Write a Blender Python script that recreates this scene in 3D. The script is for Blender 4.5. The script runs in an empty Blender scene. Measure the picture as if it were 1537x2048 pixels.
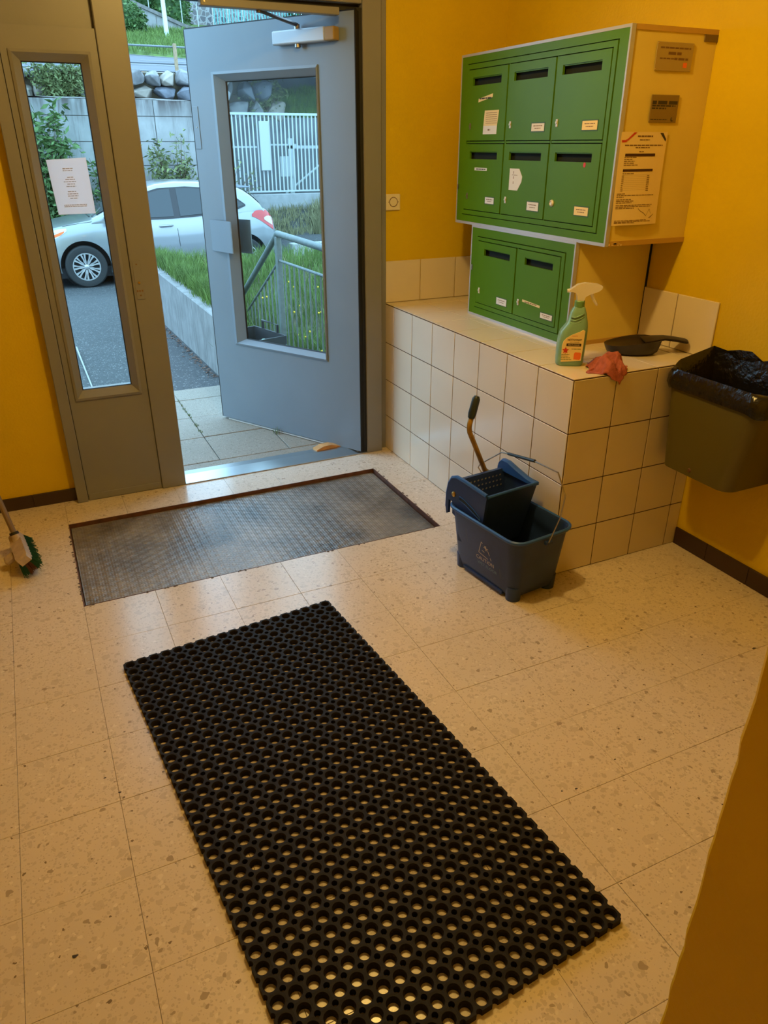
import bpy, bmesh, math, random
from mathutils import Vector, Matrix, noise
from mathutils.bvhtree import BVHTree
random.seed(7)
PI = math.pi
SC = bpy.context.scene
COL = SC.collection
# ------------------------------------------------------------------ camera
cam_data = bpy.data.cameras.new('camera')
cam = bpy.data.objects.new('camera', cam_data)
COL.objects.link(cam)
cam.matrix_world = Matrix((
    (0.904768513304908, 0.19064628539944856, -0.3808515868358939, -1.71708166),
    (-0.4259030663781583, 0.40349159056108896, -0.8098154816970126, -3.64118842),
    (-0.0007179009043710993, 0.8949014080946986, 0.4462633240682198, 1.57592678),
    (0, 0, 0, 1)))
cam_data.sensor_fit = 'VERTICAL'
cam_data.sensor_height = 36
cam_data.sensor_width = 36 * 1537 / 2048
cam_data.lens = 1473.434 * 36 / 2048
cam_data.clip_start = 0.05
cam_data.clip_end = 400
SC.camera = cam
# ------------------------------------------------------------------ sky
world = bpy.data.worlds.new('overcast_sky')
SC.world = world
world.use_nodes = True
bg = world.node_tree.nodes['Background']
bg.inputs[0].default_value = (0.41, 0.72, 1.0, 1)
bg.inputs[1].default_value = 5.0
# ------------------------------------------------------------------ hall lamp and an added corridor fill
LAMP_COL = (1.0, 0.64, 0.17)
def lamp(name, loc, watts, r):
    d = bpy.data.lights.new(name, 'POINT')
    d.energy = watts; d.color = LAMP_COL; d.shadow_soft_size = r
    o = bpy.data.objects.new(name, d); COL.objects.link(o); o.location = loc
    return o
lamp('ceiling_bulb', (-0.88, -1.73, 2.47), 58, 0.05)
lamp('corridor_fill', (-2.2, -5.6, 2.47), 17, 0.05)  # unseen fill light, added to brighten the near wall
SC.view_settings.view_transform = 'Standard'
SC.view_settings.look = 'None'
SC.view_settings.exposure = 0.1
SC.view_settings.gamma = 1
SC.view_settings.use_curve_mapping = False

# ------------------------------------------------------------------ materials
MATS = {}
def srgb(r, g, b):
    f = lambda c: (c/255/12.92) if c/255 <= .04045 else ((c/255+.055)/1.055)**2.4
    return (f(r), f(g), f(b), 1)
def mat(name, col, rough=.5, metal=0., spec=.5, var=0., vscale=8., bump=0., bscale=60., coat=0., alpha=None, trans=0.):
    if name in MATS: return MATS[name]
    m = bpy.data.materials.new(name); m.use_nodes = True
    nt = m.node_tree; b = nt.nodes['Principled BSDF']
    if len(col) == 3: col = (*col, 1)
    b.inputs['Base Color'].default_value = col
    b.inputs['Roughness'].default_value = rough
    b.inputs['Metallic'].default_value = metal
    b.inputs['Specular IOR Level'].default_value = spec
    if coat: b.inputs['Coat Weight'].default_value = coat; b.inputs['Coat Roughness'].default_value = .08
    if trans: b.inputs['Transmission Weight'].default_value = trans
    g = nt.nodes.new('ShaderNodeNewGeometry')
    if var:
        n = nt.nodes.new('ShaderNodeTexNoise'); n.inputs['Scale'].default_value = vscale; n.inputs['Detail'].default_value = 5
        nt.links.new(g.outputs['Position'], n.inputs['Vector'])
        mx = nt.nodes.new('ShaderNodeMix'); mx.data_type = 'RGBA'
        mx.inputs[6].default_value = tuple(c*(1-var) for c in col[:3]) + (1,)
        mx.inputs[7].default_value = tuple(min(1, c*(1+var)) for c in col[:3]) + (1,)
        mr = nt.nodes.new('ShaderNodeMapRange'); mr.inputs[1].default_value = .3; mr.inputs[2].default_value = .7
        nt.links.new(n.outputs['Fac'], mr.inputs[0]); nt.links.new(mr.outputs[0], mx.inputs[0])
        nt.links.new(mx.outputs[2], b.inputs['Base Color'])
    if bump:
        n2 = nt.nodes.new('ShaderNodeTexNoise'); n2.inputs['Scale'].default_value = bscale; n2.inputs['Detail'].default_value = 4
        nt.links.new(g.outputs['Position'], n2.inputs['Vector'])
        bp = nt.nodes.new('ShaderNodeBump'); bp.inputs['Strength'].default_value = bump; bp.inputs['Distance'].default_value = .004
        nt.links.new(n2.outputs['Fac'], bp.inputs['Height']); nt.links.new(bp.outputs[0], b.inputs['Normal'])
    MATS[name] = m
    return m
def chips(name, base, layers, rough=.3, spec=.5, bump=0.):
    """terrazzo / aggregate: voronoi cells picked at random get the chip colours. layers: (scale, threshold, colour)"""
    m = mat(name, base, rough, spec=spec); nt = m.node_tree; b = nt.nodes['Principled BSDF']
    g = nt.nodes.new('ShaderNodeNewGeometry')
    cur = None
    nz = nt.nodes.new('ShaderNodeTexNoise'); nz.inputs['Scale'].default_value = 2.2; nz.inputs['Detail'].default_value = 6
    nt.links.new(g.outputs['Position'], nz.inputs['Vector'])
    mx0 = nt.nodes.new('ShaderNodeMix'); mx0.data_type = 'RGBA'
    mx0.inputs[6].default_value = tuple(c*.86 for c in base[:3])+(1,); mx0.inputs[7].default_value = tuple(min(1, c*1.1) for c in base[:3])+(1,)
    nt.links.new(nz.outputs['Fac'], mx0.inputs[0]); cur = mx0.outputs[2]
    for k, (sc, th, rad, c) in enumerate(layers):
        mp = nt.nodes.new('ShaderNodeVectorMath'); mp.operation = 'ADD'; mp.inputs[1].default_value = (k*3.3, k*1.7, 0)
        nt.links.new(g.outputs['Position'], mp.inputs[0])
        wn = nt.nodes.new('ShaderNodeTexNoise'); wn.inputs['Scale'].default_value = sc*1.3; wn.inputs['Detail'].default_value = 1
        nt.links.new(g.outputs['Position'], wn.inputs['Vector'])
        mm = nt.nodes.new('ShaderNodeVectorMath'); mm.operation = 'SCALE'; mm.inputs['Scale'].default_value = .9/sc
        nt.links.new(wn.outputs['Color'], mm.inputs[0])
        ad = nt.nodes.new('ShaderNodeVectorMath'); ad.operation = 'ADD'
        nt.links.new(mp.outputs[0], ad.inputs[0]); nt.links.new(mm.outputs[0], ad.inputs[1])
        v = nt.nodes.new('ShaderNodeTexVoronoi'); v.inputs['Scale'].default_value = sc
        nt.links.new(ad.outputs[0], v.inputs['Vector'])
        sep = nt.nodes.new('ShaderNodeSeparateColor'); nt.links.new(v.outputs['Color'], sep.inputs[0])
        gt = nt.nodes.new('ShaderNodeMath'); gt.operation = 'LESS_THAN'; gt.inputs[1].default_value = th
        nt.links.new(sep.outputs[0], gt.inputs[0])
        # chip radius varies from cell to cell
        rm = nt.nodes.new('ShaderNodeMath'); rm.operation = 'MULTIPLY'; rm.inputs[1].default_value = rad
        nt.links.new(sep.outputs[1], rm.inputs[0])
        lt = nt.nodes.new('ShaderNodeMath'); lt.operation = 'LESS_THAN'
        nt.links.new(v.outputs['Distance'], lt.inputs[0]); nt.links.new(rm.outputs[0], lt.inputs[1])
        mu = nt.nodes.new('ShaderNodeMath'); mu.operation = 'MULTIPLY'
        nt.links.new(gt.outputs[0], mu.inputs[0]); nt.links.new(lt.outputs[0], mu.inputs[1])
        mx = nt.nodes.new('ShaderNodeMix'); mx.data_type = 'RGBA'; mx.inputs[7].default_value = (*c[:3], 1)
        nt.links.new(mu.outputs[0], mx.inputs[0]); nt.links.new(cur, mx.inputs[6]); cur = mx.outputs[2]
    nt.links.new(cur, b.inputs['Base Color'])
    return m

YW = mat('yellow_wall_paint', (.62, .425, .003), .55, spec=.3, var=.05, vscale=3, bump=.35, bscale=90)
YW2 = mat('yellow_wall_paint_smooth', (.68, .37, .012), .5, spec=.3, var=.04, vscale=3)
CREAM = mat('cream_box_board', (.72, .57, .13), .45, spec=.35, var=.05, vscale=5)
WHITE_CEIL = mat('ceiling_paint', (.7, .66, .55), .8)
TILE = mat('cream_glazed_tile', (.69, .60, .47), .22, spec=.5, var=.035, vscale=2.5)
GROUT = mat('brown_grout', (.085, .045, .02), .9, var=.3, vscale=40)
BASEB = mat('dark_brown_skirting_tile', (.035, .014, .008), .3)
TERR = chips('terrazzo_floor', (.63, .54, .45), [(30, .45, .44, (.53, .45, .37)), (52, .6, .45, (.50, .42, .34)), (90, .6, .47, (.52, .44, .36)), (150, .6, .5, (.50, .42, .34)), (44, .16, .36, (.36, .29, .23)), (80, .04, .34, (.20, .15, .11)), (65, .25, .4, (.68, .60, .51))], rough=.24, spec=.6)
FGR = mat('floor_joint', (.17, .11, .07), .9)
GREY = mat('grey_frame_paint', (.20, .198, .20), .38, spec=.4, var=.04, vscale=4)
GREYD = mat('grey_door_paint', (.17, .21, .255), .33, spec=.45, var=.03, vscale=4)
BLACK = mat('black_rubber_seal', (.006, .006, .006), .6)
ALU = mat('brushed_aluminium', (.5, .5, .5), .3, metal=1)
ALUP = mat('pale_aluminium_trim', (.48, .48, .5), .4, metal=.4)
STEEL = mat('worn_steel', (.38, .35, .3), .38, metal=1, var=.2, vscale=30)
BRASS = mat('brass', (.6, .38, .1), .35, metal=1)
GREEN = mat('green_enamel', (.072, .185, .002), .33, spec=.16, var=.05, vscale=5)
DARK = mat('painted_inside_shade', (.004, .008, .004), .9)  # near-black colour in place of shade in the mailbox openings
PAPER = mat('white_paper', (.72, .70, .66), .6)
PAPERY = mat('cream_paper', (.78, .62, .30), .6)
INK = mat('black_ink', (.03, .022, .02), .6)
INKB = mat('brown_ink', (.16, .08, .03), .6)
RED = mat('red_print', (.55, .03, .02), .5)
PLAQ = mat('bronze_anodised_plaque', (.40, .31, .13), .35, metal=.35)
PLAQ2 = mat('dark_bronze_plaque', (.24, .17, .06), .35, metal=.35)
ORANGE = mat('orange_print', (.8, .16, .03), .5)
RUB = mat('black_moulded_rubber', (.011, .0085, .007), .62, spec=.16, var=.2, vscale=20)
BLUE = mat('navy_blue_plastic', (.014, .034, .13), .42, spec=.45, var=.15, vscale=15)
BLUE2 = mat('navy_plastic_lit_lip', (.018, .085, .34), .36, spec=.45)  # bucket plastic in a lighter blue, lip highlights put into the colour
SCUFF = mat('worn_white_print', (.50, .42, .36), .7)
GRIP = mat('dark_grip_plastic', (.012, .022, .026), .45)
YMET = mat('rusty_yellow_steel', (.34, .20, .03), .45, metal=.3, var=.4, vscale=30)
BOT = mat('green_bottle_plastic', (.19, .37, .29), .28, spec=.5)
CLEAR = mat('clear_trigger_plastic', (.85, .80, .72), .25, spec=.5)
MATS['clear_trigger_plastic'].node_tree.nodes['Principled BSDF'].inputs['Alpha'].default_value = .55
CLOTH = mat('red_microfibre', (.40, .105, .085), .95, var=.2, vscale=60, bump=.8, bscale=350)
CLOTHB = mat('purple_microfibre', (.14, .06, .18), .95)
PANM = mat('black_dustpan_plastic', (.02, .014, .01), .4)
BINM = mat('olive_brown_enamel', (.095, .078, .016), .42, spec=.4)
BAG = mat('black_bin_liner', (.006, .005, .004), .22, spec=.6, bump=1., bscale=45)
LBL = mat('bottle_label', (.80, .62, .30), .45)
WOOD = mat('pine_wedge_wood', (.5, .26, .09), .6, var=.2, vscale=30)
WOODG = mat('weathered_wood', (.30, .21, .12), .7, var=.2, vscale=20)
IVORY = mat('ivory_switch_plastic', (.74, .66, .48), .35)
BRISTLE = mat('green_bristles', (.01, .085, .045), .7)
BRIST2 = mat('red_bristles', (.14, .05, .025), .7)
PINK = mat('dirty_white_plastic', (.42, .33, .27), .5, var=.15, vscale=40)
# outdoor
ASPH = chips('asphalt', (.065, .067, .07), [(60, .5, .5, (.17, .17, .17)), (85, .5, .5, (.03, .03, .03)), (45, .3, .4, (.13, .13, .13))], rough=.8, spec=.2)
SLAB = chips('washed_concrete_slab', (.25, .225, .19), [(110, .5, .5, (.17, .15, .12)), (150, .4, .5, (.34, .31, .27))], rough=.8, spec=.2)
def streaks(m, dark, strength=.7, zs=.25, xs=2.5):
    nt = m.node_tree; b = nt.nodes['Principled BSDF']
    src = b.inputs['Base Color'].links[0].from_socket if b.inputs['Base Color'].links else None
    g = nt.nodes.new('ShaderNodeNewGeometry')
    sc = nt.nodes.new('ShaderNodeVectorMath'); sc.operation = 'MULTIPLY'; sc.inputs[1].default_value = (xs, xs, zs)
    nt.links.new(g.outputs['Position'], sc.inputs[0])
    n = nt.nodes.new('ShaderNodeTexNoise'); n.inputs['Scale'].default_value = 3; n.inputs['Detail'].default_value = 8; n.inputs['Roughness'].default_value = .7
    nt.links.new(sc.outputs[0], n.inputs['Vector'])
    mr = nt.nodes.new('ShaderNodeMapRange'); mr.inputs[1].default_value = .50; mr.inputs[2].default_value = .72; mr.inputs[4].default_value = strength
    nt.links.new(n.outputs['Fac'], mr.inputs[0])
    mx = nt.nodes.new('ShaderNodeMix'); mx.data_type = 'RGBA'; mx.inputs[7].default_value = (*dark, 1)
    if src: nt.links.new(src, mx.inputs[6])
    else: mx.inputs[6].default_value = b.inputs['Base Color'].default_value
    nt.links.new(mr.outputs[0], mx.inputs[0]); nt.links.new(mx.outputs[2], b.inputs['Base Color'])
CONC = mat('weathered_concrete', (.28, .28, .27), .85, var=.15, vscale=3, bump=.5, bscale=25)
streaks(CONC, (.10, .085, .075), .75)
def topband(m, z0, z1, dark, amt):
    nt = m.node_tree; b = nt.nodes['Principled BSDF']; src = b.inputs['Base Color'].links[0].from_socket
    g = nt.nodes.new('ShaderNodeNewGeometry'); sp = nt.nodes.new('ShaderNodeSeparateXYZ'); nt.links.new(g.outputs['Position'], sp.inputs[0])
    sc = nt.nodes.new('ShaderNodeVectorMath'); sc.operation = 'MULTIPLY'; sc.inputs[1].default_value = (3, 3, .4); nt.links.new(g.outputs['Position'], sc.inputs[0])
    n = nt.nodes.new('ShaderNodeTexNoise'); n.inputs['Scale'].default_value = 3; n.inputs['Detail'].default_value = 7; nt.links.new(sc.outputs[0], n.inputs['Vector'])
    mr = nt.nodes.new('ShaderNodeMapRange'); mr.inputs[1].default_value = z0; mr.inputs[2].default_value = z1; nt.links.new(sp.outputs[2], mr.inputs[0])
    r2 = nt.nodes.new('ShaderNodeMapRange'); r2.inputs[1].default_value = .35; r2.inputs[2].default_value = .6; r2.inputs[4].default_value = amt; nt.links.new(n.outputs['Fac'], r2.inputs[0])
    mu = nt.nodes.new('ShaderNodeMath'); mu.operation = 'MULTIPLY'; nt.links.new(mr.outputs[0], mu.inputs[0]); nt.links.new(r2.outputs[0], mu.inputs[1])
    mx = nt.nodes.new('ShaderNodeMix'); mx.data_type = 'RGBA'; mx.inputs[7].default_value = (*dark, 1); nt.links.new(src, mx.inputs[6]); nt.links.new(mu.outputs[0], mx.inputs[0]); nt.links.new(mx.outputs[2], b.inputs['Base Color'])
CONCF = CONC.copy()
REARW = mat('dark_rear_concrete', (.115, .12, .13), .9, var=.35, vscale=1.5)  # darker concrete so the pale fence bars stand out

topband(CONC, 1.95, 2.3, (.075, .06, .055), .95)
CONC2 = mat('garden_wall_concrete', (.20, .20, .195), .85, var=.2, vscale=6, bump=.5, bscale=30)
streaks(CONC2, (.06, .055, .05), .8, .5, 7)
ROCKS = [mat('boulder_grey', (.21, .21, .215), .9, var=.35, vscale=5, bump=1., bscale=12),
         mat('boulder_tan', (.28, .25, .21), .9, var=.3, vscale=5, bump=1., bscale=12),
         mat('boulder_blue', (.13, .14, .165), .9, var=.35, vscale=5, bump=1., bscale=12)]
EARTH = mat('earth', (.10, .08, .05), .95, var=.3, vscale=8)
GRASSM = mat('bank_grass', (.09, .15, .03), .9, var=.35, vscale=4)
BLADE = mat('grass_blades', (.12, .185, .045), .6, spec=.2, var=.4, vscale=5)
BLADE2 = mat('dry_grass_blades', (.24, .225, .12), .7, spec=.2, var=.3, vscale=6)
LEAF = mat('bush_leaves', (.085, .15, .045), .55, spec=.3, var=.45, vscale=9)
LEAF2 = mat('dull_leaves', (.15, .18, .07), .6, spec=.3, var=.45, vscale=9)
LEAFD = mat('dark_hedge_leaves', (.035, .085, .02), .6, spec=.3, var=.5, vscale=3)
TWIG = mat('twigs', (.10, .06, .04), .8)
GALV = mat('galvanised_steel', (.16, .185, .185), .5, metal=.35, var=.15, vscale=30)
WPAINT = mat('pale_fence_paint', (.38, .41, .41), .5)
TEAL = mat('teal_fence_paint', (.12, .38, .38), .5)
LINEP = mat('road_paint', (.30, .30, .30), .7)
PAINT = mat('silver_car_paint', (.27, .285, .295), .28, metal=.45, spec=.5, coat=.8)
TYRE = mat('tyre_rubber', (.02, .02, .02), .75)
RIM = mat('wheel_silver', (.5, .5, .5), .35, metal=.6)
CGLASS = mat('tinted_car_glass', (.012, .02, .024), .03, spec=.6)
CBLACK = mat('car_black_trim', (.008, .008, .010), .35)
REDL = mat('red_lamp_lens', (.5, .01, .01), .15, spec=.8)
CLRL = mat('clear_lamp_lens', (.6, .6, .62), .12, spec=.8)
def glass(name):
    m = bpy.data.materials.new(name); m.use_nodes = True; nt = m.node_tree
    for n in list(nt.nodes):
        if n.type != 'OUTPUT_MATERIAL': nt.nodes.remove(n)
    out = [n for n in nt.nodes if n.type == 'OUTPUT_MATERIAL'][0]
    t = nt.nodes.new('ShaderNodeBsdfTransparent'); t.inputs[0].default_value = (.93, .96, .95, 1)
    g = nt.nodes.new('ShaderNodeBsdfGlossy'); g.inputs['Roughness'].default_value = .02
    f = nt.nodes.new('ShaderNodeFresnel'); f.inputs[0].default_value = 1.16
    mx = nt.nodes.new('ShaderNodeMixShader')
    nt.links.new(f.outputs[0], mx.inputs[0]); nt.links.new(t.outputs[0], mx.inputs[1]); nt.links.new(g.outputs[0], mx.inputs[2])
    nt.links.new(mx.outputs[0], out.inputs[0]); return m
GLASS = glass('clear_window_glass')
THIN = mat('thin_backlit_paper', (.62, .58, .56), .6)
_nt = THIN.node_tree; _o = [n for n in _nt.nodes if n.type == 'OUTPUT_MATERIAL'][0]; _t = _nt.nodes.new('ShaderNodeBsdfTranslucent'); _t.inputs[0].default_value = (.95, .80, .76, 1)
_m = _nt.nodes.new('ShaderNodeMixShader'); _m.inputs[0].default_value = .8; _nt.links.new(_nt.nodes['Principled BSDF'].outputs[0], _m.inputs[1]); _nt.links.new(_t.outputs[0], _m.inputs[2]); _nt.links.new(_m.outputs[0], _o.inputs[0])

# ------------------------------------------------------------------ mesh helpers
WM = {}
def wm(o): return WM.get(o.name, Matrix.Identity(4))
def tag(o, label=None, cat=None, group=None, kind=None):
    if label: o['label'] = label
    if cat: o['category'] = cat
    if group: o['group'] = group
    if kind: o['kind'] = kind
    return o
def empty(name, loc=(0, 0, 0), rz=0., label=None, cat=None, group=None, kind=None, parent=None, mw=None):
    o = bpy.data.objects.new(name, None); COL.objects.link(o); o.empty_display_size = .1
    W = mw if mw is not None else Matrix.Translation(loc) @ Matrix.Rotation(rz, 4, 'Z')
    if parent: o.parent = parent
    o.matrix_basis = (wm(parent).inverted() if parent else Matrix.Identity(4)) @ W
    WM[o.name] = W.copy()
    return tag(o, label, cat, group, kind)
SMALL = ('printed_text', 'marks', 'engraved_text', 'label_marks', 'table_headings', 'printed_name', 'sticker_print', 'label_text', 'signature', 'scratches', 'warning_triangle', 'caution_text')
class MB:
    def __init__(s, X=None): s.v = []; s.f = []; s.X = X
    def add(s, vs, fs, X=None):
        n = len(s.v)
        for p in vs:
            p = Vector(p)
            if X is not None: p = X @ p
            if s.X is not None: p = s.X @ p
            s.v.append(p)
        s.f += [tuple(i+n for i in f) for f in fs]; return s
    def box(s, a, b, bev=0., X=None, seg=1):
        a = Vector(a); b = Vector(b)
        lo = Vector(map(min, a, b)); hi = Vector(map(max, a, b))
        if bev:
            bm = bmesh.new(); bmesh.ops.create_cube(bm, size=1)
            for v in bm.verts: v.co = Vector([(lo[i]+hi[i])/2 + v.co[i]*(hi[i]-lo[i]) for i in range(3)])
            bev = min(bev, min(hi-lo)*.45)
            bmesh.ops.bevel(bm, geom=bm.edges[:], offset=bev, segments=seg, profile=.5, affect='EDGES')
            bm.verts.ensure_lookup_table()
            vs = [v.co.copy() for v in bm.verts]; fs = [tuple(v.index for v in f.verts) for f in bm.faces]; bm.free()
            return s.add(vs, fs, X)
        x0, y0, z0 = lo; x1, y1, z1 = hi
        return s.add([(x0,y0,z0),(x1,y0,z0),(x1,y1,z0),(x0,y1,z0),(x0,y0,z1),(x1,y0,z1),(x1,y1,z1),(x0,y1,z1)],
                     [(0,3,2,1),(4,5,6,7),(0,1,5,4),(1,2,6,5),(2,3,7,6),(3,0,4,7)], X)
    def loft(s, rings, closed=True, caps=True, X=None):
        n = len(rings[0]); vs = [p for r in rings for p in r]; fs = []
        m = n if closed else n-1
        for i in range(len(rings)-1):
            for j in range(m):
                k = (j+1) % n
                fs.append((i*n+j, i*n+k, (i+1)*n+k, (i+1)*n+j))
        if caps and closed:
            fs.append(tuple(reversed(range(n)))); fs.append(tuple((len(rings)-1)*n+j for j in range(n)))
        return s.add(vs, fs, X)
    def lathe(s, prof, n=20, X=None, caps=True):
        return s.loft([[(r*math.cos(2*PI*j/n), r*math.sin(2*PI*j/n), z) for j in range(n)] for r, z in prof], True, caps, X)
    def tube(s, pts, r, n=8, caps=True, X=None):
        pts = [Vector(p) for p in pts]; rs = r if isinstance(r, (list, tuple)) else [r]*len(pts)
        rings = []; up = None
        for i, p in enumerate(pts):
            if i == 0: d = pts[1]-p
            elif i == len(pts)-1: d = p-pts[i-1]
            else: d = (pts[i+1]-p).normalized()+(p-pts[i-1]).normalized()
            d.normalize()
            if up is None: up = Vector((0, 0, 1)) if abs(d.z) < .9 else Vector((1, 0, 0))
            u = (up - d*up.dot(d)).normalized(); w = d.cross(u); up = u
            rings.append([p+(u*math.cos(2*PI*j/n)+w*math.sin(2*PI*j/n))*rs[i] for j in range(n)])
        return s.loft(rings, True, caps, X)
    def prism(s, poly, z0, z1, X=None):
        n = len(poly)
        return s.add([(x, y, z0) for x, y in poly]+[(x, y, z1) for x, y in poly],
                     [tuple(reversed(range(n))), tuple(range(n, 2*n))]+[(i, (i+1) % n, n+(i+1) % n, n+i) for i in range(n)], X)
    def sphere(s, c, r, X=None, sub=2, sc=(1, 1, 1)):
        bm = bmesh.new(); bmesh.ops.create_icosphere(bm, subdivisions=sub, radius=r)
        vs = [Vector((v.co.x*sc[0]+c[0], v.co.y*sc[1]+c[1], v.co.z*sc[2]+c[2])) for v in bm.verts]
        bm.verts.ensure_lookup_table(); fs = [tuple(v.index for v in f.verts) for f in bm.faces]; bm.free()
        return s.add(vs, fs, X)
    def mesh(s, name, m, inv=None, smooth=False):
        me = bpy.data.meshes.new(name)
        vs = [inv @ v for v in s.v] if inv is not None else s.v
        me.from_pydata([tuple(v) for v in vs], [], s.f)
        bm = bmesh.new(); bm.from_mesh(me); bmesh.ops.recalc_face_normals(bm, faces=bm.faces[:]); bm.to_mesh(me); bm.free()
        me.materials.append(m)
        if smooth:
            me.polygons.foreach_set('use_smooth', [True]*len(me.polygons))
            if smooth != 'all': 
                try: me.set_sharp_from_angle(angle=math.radians(35 if smooth is True else smooth))
                except Exception: pass
        me.update(); return me
    def obj(s, name, m, parent=None, smooth=False, label=None, cat=None, group=None, kind=None, origin=None):
        if name in SMALL: kind = 'stuff'
        if parent is not None:
            o = bpy.data.objects.new(name, s.mesh(name, m, wm(parent).inverted(), smooth)); COL.objects.link(o)
            o.parent = parent; WM[o.name] = wm(parent).copy()
        else:
            L = Vector(origin) if origin is not None else Vector((0, 0, 0))
            if origin is None and s.v and kind != 'structure':
                lo = [min(v[i] for v in s.v) for i in range(3)]; hi = [max(v[i] for v in s.v) for i in range(3)]
                L = Vector(((lo[0]+hi[0])/2, (lo[1]+hi[1])/2, lo[2]))
            o = bpy.data.objects.new(name, s.mesh(name, m, Matrix.Translation(-L), smooth)); COL.objects.link(o)
            o.location = L; WM[o.name] = Matrix.Translation(L)
        return tag(o, label, cat, group, kind)
def inst(me, name, parent, W):
    o = bpy.data.objects.new(name, me); COL.objects.link(o)
    o.parent = parent; o.matrix_basis = wm(parent).inverted() @ W; WM[o.name] = W.copy(); return o
def frame(o, ex, ey, ez=None):
    """matrix mapping local x,y,z to the given world axes at o"""
    ex = Vector(ex).normalized(); ey = Vector(ey).normalized(); ez = ex.cross(ey) if ez is None else Vector(ez)
    return Matrix(((ex.x, ey.x, ez.x, o[0]), (ex.y, ey.y, ez.y, o[1]), (ex.z, ey.z, ez.z, o[2]), (0, 0, 0, 1)))
FONT = None
def text(s, size, X, name, m, parent, sx=1., center=True, depth=0.0003, bold=False):
    """flat lettering, local x right, y up, z out of the surface"""
    cu = bpy.data.curves.new('tmp_text', 'FONT'); cu.body = s; cu.size = size; cu.resolution_u = 2
    cu.align_x = 'CENTER' if center else 'LEFT'; cu.offset = size*.02 if bold else 0
    t = bpy.data.objects.new('tmp_text', cu); COL.objects.link(t)
    dg = bpy.context.evaluated_depsgraph_get(); dg.update()
    me = bpy.data.meshes.new_from_object(t.evaluated_get(dg))
    vs = [v.co.copy() for v in me.vertices]; fs = [tuple(p.vertices) for p in me.polygons]
    bpy.data.objects.remove(t); bpy.data.curves.remove(cu); bpy.data.meshes.remove(me)
    mb = MB(); mb.add([(v.x*sx, v.y, depth) for v in vs], fs, X)
    return mb.obj(name, m, parent)
def print_lines(mb, X, rows, z=.0003):
    """rows of word-like dashes: (x0, x1, y, height)"""
    for x0, x1, y, h in rows:
        x = x0
        while x < x1-h*.3:
            w = min(x1-x, h*random.uniform(1.5, 5))
            mb.add([(x, y-h/2, z), (x+w, y-h/2, z), (x+w, y+h/2, z), (x, y+h/2, z)], [(0, 1, 2, 3)], X)
            x += w + h*random.uniform(.5, .8)
    return mb
def quad(mb, X, x0, y0, x1, y1, z=.0003):
    return mb.add([(x0, y0, z), (x1, y0, z), (x1, y1, z), (x0, y1, z)], [(0, 1, 2, 3)], X)
def poly(mb, X, pts, z=.0004): return mb.add([(x, y, z) for x, y in pts], [tuple(range(len(pts)))], X)
def interp(t, pts):
    if t <= pts[0][0]: return pts[0][1]
    for (a, va), (b, vb) in zip(pts, pts[1:]):
        if t <= b: return va+(vb-va)*(t-a)/(b-a)
    return pts[-1][1]
def smooth01(t): t = max(0, min(1, t)); return t*t*(3-2*t)

# ================================================================== ROOM SHELL
XR, XL, YB, ZC = .665, -3.3, -6.3, 2.6
H = .817
XN = -1.126; YN = -3.266     # corner of the near wall on the right
# ---- floor: terrazzo tiles one by one, with the mat pit left out
fl = MB(); 
PX0, PX1, PY0, PY1 = -1.752, -.198, -1.022, -.276
fl.box((XL, PY1, -.06), (XR, 0.0, -.006)); fl.box((XL, YB, -.06), (XR, PY0, -.006))
fl.box((XL, PY0, -.06), (PX0, PY1, -.006)); fl.box((PX1, PY0, -.06), (XR, PY1, -.006)); fl.box((PX0, PY0, -.06), (PX1, PY1, -.03))
floor = fl.obj('floor', FGR, None, kind='structure', label='cream speckled terrazzo tile floor of the entrance hall')
def lines(a, b, step, snap=()):
    n = []; x = a
    while x > b: x -= step
    while x < -b*0+99 and x <= a+10: 
        n.append(x); x += step
    return n
xs = [-.198+.2575*k for k in range(-12, 4)] ; xs = [PX0 if abs(x-PX0) < .02 else x for x in xs]
xs = sorted(set([XL]+[x for x in xs if XL+.02 < x < XR-.02]+[XR]))
ys = [-2.050+.254*k for k in range(-16, 9)]; ys = [PY1 if abs(y-PY1) < .02 else (PY0 if abs(y-PY0) < .02 else y) for y in ys]
ys = sorted(set([y for y in ys if YB+.02 < y < -.03]+[YB, 0.0]))
TMESH = {}
rg = random.Random(3)
for i in range(len(xs)-1):
    for j in range(len(ys)-1):
        x0, x1, y0, y1 = xs[i], xs[i+1], ys[j], ys[j+1]
        cx, cy = (x0+x1)/2, (y0+y1)/2
        if PX0 < cx < PX1 and PY0 < cy < PY1: continue
        if cx > 0.0 and cy > -1.55: continue         # under the ledge
        if cx > XN+.12 and cy < YN-.1: continue      # under the near wall
        w, d = round(x1-x0, 3), round(y1-y0, 3)
        if (w, d) not in TMESH:
            g = .0004
            TMESH[(w, d)] = MB().box((-w/2+g, -d/2+g, -.006), (w/2-g, d/2-g, 0), .0006).mesh('floor_tile', TERR)
        inst(TMESH[(w, d)], 'floor_tile', floor, Matrix.Translation((cx, cy, rg.uniform(-.0006, .0002))) @ Matrix.Rotation(rg.uniform(-.001, .001), 4, 'X'))
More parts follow.
